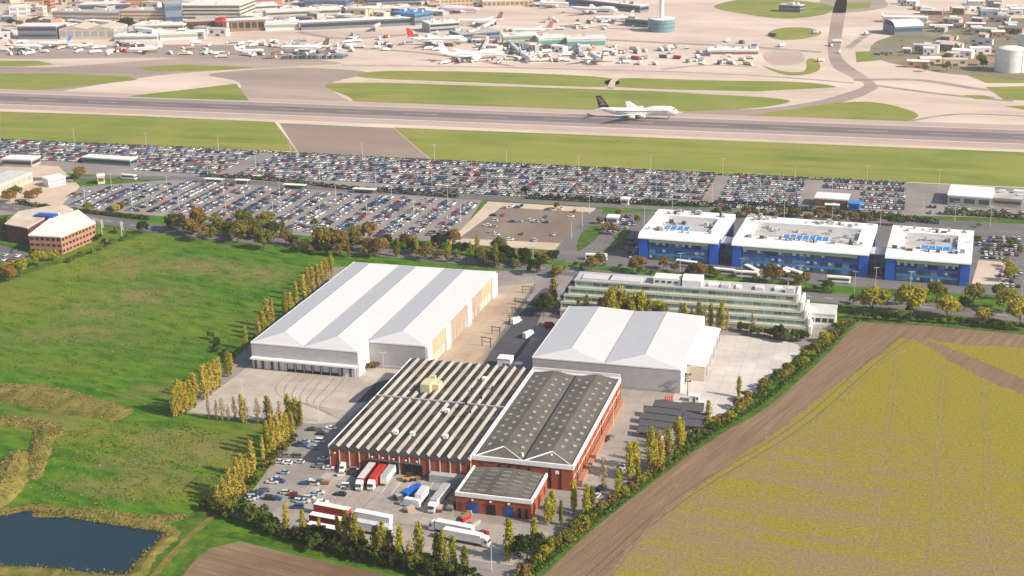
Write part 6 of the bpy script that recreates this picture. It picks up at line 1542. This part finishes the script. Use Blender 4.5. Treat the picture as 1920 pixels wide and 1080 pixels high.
# ------------------------------------------------------------------ lamps, shelters, fences, yard clutter
dr = random.Random(3)
pole_m = MB().tube((0, 0, 0), (0, 0, 12), .17, .10, 6).mesh('pole', 'lamp_metal'); arm_m = MB().box(-1.6, 1.6, -.12, .12, 11.85, 12.1).mesh('lamp_head', 'lamp_metal')
def lamp(px, py, lab, s=1.0, grp='car park lamp posts'):
    x, y = P(px, py); t = thing('lamp_post', lab, 'lamp post', (x, y, .05), dr.uniform(-.4, .4), grp); t.scale = (s, s, s); link('pole', pole_m, t); link('lamp_head', arm_m, t)
pos = []
for k in range(13): pos.append((140 + k * 135, 272 + k * 6.6 + dr.uniform(-2, 2)))
for k in range(13): pos.append((75 + k * 135, 300 + k * 6 + dr.uniform(-2, 2)))
for k in range(11): pos.append((390 + k * 105, 330 + k * 5.2 + dr.uniform(-2, 3)))
for k in range(9): pos.append((160 + k * 88, 385 + k * 4 + dr.uniform(-4, 4)))
for k in range(7): pos.append((210 + k * 105, 360 + k * 4 + dr.uniform(-4, 4)))
pos += [(1105, 402), (1092, 425), (1072, 448), (1208, 424), (1260, 400), (1400, 405), (1470, 410), (1560, 418), (1650, 425), (1730, 400), (1790, 415), (1856, 425)]
pos.sort()
for i, q in enumerate(pos): lamp(q[0], q[1], 'tall pale lamp post, %s from left among the car parks' % ow(i + 1))
for i, q in enumerate(sorted(((1275, 512), (1390, 522), (1500, 536), (1602, 548), (1641, 540), (1706, 548), (1915, 560), (1000, 500), (610, 470)))): lamp(q[0], q[1], 'street lamp, %s from left along the main road' % ow(i + 1), .9, 'main road street lamps')
for k, (px, py, w) in enumerate(((402, 343, 14), (553, 354, 16), (684, 362, 16), (455, 345, 10), (1560, 392, 9))):
    x, y = P(px, py); t = thing('bus_shelter', 'pale flat roofed shelter, %s from left beside the car park road' % ow(k + 1), 'shelter', (x, y, .1), 0, 'shelters along the perimeter road')
    MB().box(-w / 2, w / 2, -2, 2, 2.7, 3.0).build('roof', 'roof_cream', t)
    MB().box(-w / 2, w / 2, 1.7, 1.85, .3, 2.6).build('back_panel', 'glass_teal', t)
    for s in (-1, 1): MB().box(s * w * .45 - .1, s * w * .45 + .1, -1.6, -1.4, 0, 2.7).build('post', 'steel', t)
# dark goalpost frames and racks in the side yard
for k, (px, py) in enumerate(sorted(((912, 650), (968, 590), (974, 572), (988, 550), (962, 605), (930, 628)))):
    x, y = P(px, py); t = thing('goalpost_frame', 'dark steel goalpost frame, %s from left in the side yard of the big warehouse' % ow(k + 1), 'frame', (x, y, .07), dr.uniform(-.2, .2), 'steel frames in the side yard')
    w, h = dr.uniform(3, 5), dr.uniform(3, 4.2)
    for s in (-1, 1): MB().box(s * w / 2 - .14, s * w / 2 + .14, -.14, .14, 0, h).build('post', 'dark_grey', t)
    MB().box(-w / 2 - .6, w / 2 + .6, -.16, .16, h, h + .3).build('crossbar', 'dark_grey', t); MB().box(-w / 2, w / 2, -.1, .1, h * .55, h * .55 + .16).build('rail', 'dark_grey', t)
A_, B_ = np.array(P(907, 682)), np.array(P(1005, 538)); L = np.linalg.norm(B_ - A_); ft_ = thing('fence', 'dark mesh fence along the side yard of the big warehouse', 'fence', (A_[0], A_[1], .07), math.atan2(*(B_ - A_)[::-1]))
pm = MB().box(-.07, .07, -.07, .07, 0, 2.6).mesh('post', 'dark_grey'); rm = MB().box(0, 2.9, -.03, .03, 0, .07).mesh('rail', 'dark_grey')
for k in range(int(L / 3)):
    link('post', pm, ft_, (k * 3, 0, 0))
    for z in (.3, 1.3, 2.4): link('rail', rm, ft_, (k * 3 + .05, 0, z))
# cabins
for (px, py, w, d, h, m, lab) in ((948, 686, 6, 5, 4, 'white_paint', 'white cabin behind the saw-tooth roof beside the estate road'), (972, 694, 3, 3, 3, 'pink_wall', 'small pink hut right of the white cabin'), (1302, 752, 4, 3, 2.6, 'white_cladding', 'white cabin by the storage racks')):
    x, y = P(px, py); t = thing('site_cabin', lab, 'cabin', (x, y, .07)); MB().box(-w / 2, w / 2, -d / 2, d / 2, .1, h).build('wall', m, t); MB().box(-w / 2 - .2, w / 2 + .2, -d / 2 - .2, d / 2 + .2, h + .01, h + .25).build('roof', 'white_paint', t)
    MB().box(-.5, .5, -d / 2 - .06, -d / 2 - .01, .15, 2.1).build('door', 'dark_grey', t); MB().box(1.0, 1.0 + w * .2, -d / 2 - .06, -d / 2 - .01, 1.2, 2.1).build('window', 'glass_dark', t)
# storage racks with dark sheeted roofs beside the brick hall
k = 0
for (px, py, w, d, rz) in sorted(((1262, 772, 16, 5, -.05), (1250, 784, 18, 4, -.05), (1240, 796, 17, 4, -.05), (1230, 808, 13, 4, -.05), (1222, 820, 11, 4, -.1), (1298, 775, 9, 7, .1), (1305, 792, 10, 5, .05), (1300, 806, 9, 5, .0))):
    x, y = P(px, py); k += 1; t = thing('storage_rack', 'dark sheeted storage rack, %s from left beside the tall brick hall' % ow(k), 'rack', (x, y, .07), rz, 'storage racks by the hedge')
    MB().poly([(-w / 2, -d / 2, 2.6), (w / 2, -d / 2, 2.6), (w / 2, d / 2, 3.3), (-w / 2, d / 2, 3.3)]).box(-w / 2, w / 2, -d / 2 - .05, -d / 2 + .05, 2.3, 2.6).build('roof_sheet', 'dark_grey', t)
    for q in range(int(w / 3) + 1):
        xx = -w / 2 + q * w / int(w / 3)
        MB().box(xx - .08, xx + .08, -d / 2 + .1, -d / 2 + .26, 0, 2.5).build('upright', 'rust', t); MB().box(xx - .08, xx + .08, d / 2 - .26, d / 2 - .1, 0, 3.1).build('upright', 'rust', t)
    for q in range(int(w / 1.6)): MB().box(-w / 2 + .3 + q * 1.6, -w / 2 + 1.6 + q * 1.6, -d / 2 + .4, d / 2 - .5, .1, dr.uniform(.8, 2.0)).build('stored_goods', dr.choice(['timber', 'pale_grey', 'slate', 'rust', 'lilac', 'white_cladding', 'brown_wall']), t)
for k, px in enumerate((1248, 1252, 1256, 1260)):
    x, y = P(px, 752); t = thing('gas_bottle', 'red upright gas bottle, %s from left behind the storage racks' % ow(k + 1), 'bottle', (x, y, .07), 0, 'red gas bottles'); MB().tube((0, 0, 0), (0, 0, 2.0), .28, .28, 8).build('body', 'bright_red', t); MB().tube((0, 0, 2.01), (0, 0, 2.4), .25, .08, 8).build('cap', 'bright_red', t)
x, y = P(1289, 742); t = thing('floodlight_mast', 'dark floodlight mast with two lamp rings at the corner of second warehouse', 'mast', (x, y, .07))
MB().tube((0, 0, 0), (0, 0, 9.5), .18, .12, 8).build('mast', 'dark_grey', t)
for z in (6.2, 9.2): MB().box(-1.3, 1.3, -.2, .2, z, z + .25).box(-1.3, -.7, -.5, .5, z + .26, z + .7).box(.7, 1.3, -.5, .5, z + .26, z + .7).build('lamp_head', 'dark_grey', t)
for k, (px, py) in enumerate(sorted(((922, 1072), (456, 752), (598, 790), (720, 700), (1150, 800), (1330, 800)))):
    lamp(px, py, 'slim lamp post, %s from left around the industrial estate' % ow(k + 1), .8, 'estate lamp posts')
# pallets, skips and drums in the lorry yard
k = 0
for (px, py, m, s) in sorted(((840, 985, 'teal', 2.2), (872, 975, 'red_paint', 1.8), (880, 968, 'pale_grey', 1.4), (825, 958, 'rust', 1.6), (850, 945, 'timber', 1.8), (768, 958, 'timber', 1.6), (752, 935, 'dark_grey', 2.0), (610, 908, 'rust', 1.3), (835, 925, 'brown_wall', 2.0), (858, 990, 'bright_red', 1.5), (700, 885, 'pale_grey', 1.2), (890, 985, 'steel', 1.6), (845, 955, 'slate', 1.8), (640, 893, 'white_cladding', 1.2), (1330, 655, 'orange_machine', 1.5))):
    x, y = P(px, py); k += 1; t = thing('skip', '%s open skip, %s from left around the lorry yard' % ({'teal': 'green', 'red_paint': 'dull red', 'pale_grey': 'pale grey', 'rust': 'rusty', 'timber': 'timber coloured', 'dark_grey': 'dark grey', 'brown_wall': 'brown', 'bright_red': 'bright red', 'steel': 'steel grey', 'slate': 'slate blue', 'white_cladding': 'white', 'orange_machine': 'orange'}[m], ow(k)), 'skip', (x, y, .07), dr.uniform(0, 3), 'skips and bins of the yard')
    MB().frustum((-s, s, -s * .6, s * .6), (-s * 1.3, s * 1.3, -s * .7, s * .7), .15, s * .9).build('hull', m, t); MB().box(-s * 1.05, s * 1.05, -s * .5, s * .5, s * .9 + .01, s * .9 + .25).build('load', dr.choice(['timber', 'mid_grey', 'brown_wall']), t)
# ------------------------------------------------------------------ the air
m, nt, N, L = _new('haze_air')
pv = N.new('ShaderNodeVolumePrincipled'); pv.inputs['Density'].default_value = HAZE_DENSITY
pv.inputs['Color'].default_value = (.95, .93, .92, 1); pv.inputs['Anisotropy'].default_value = .35
oo = N.new('ShaderNodeOutputMaterial'); L.new(pv.outputs[0], oo.inputs['Volume']); M['haze_air'] = m
hz = MB().box(-9100, 9100, -3100, 12100, -1.6, 262).build('haze', 'haze_air')
tag(hz, kind='stuff')
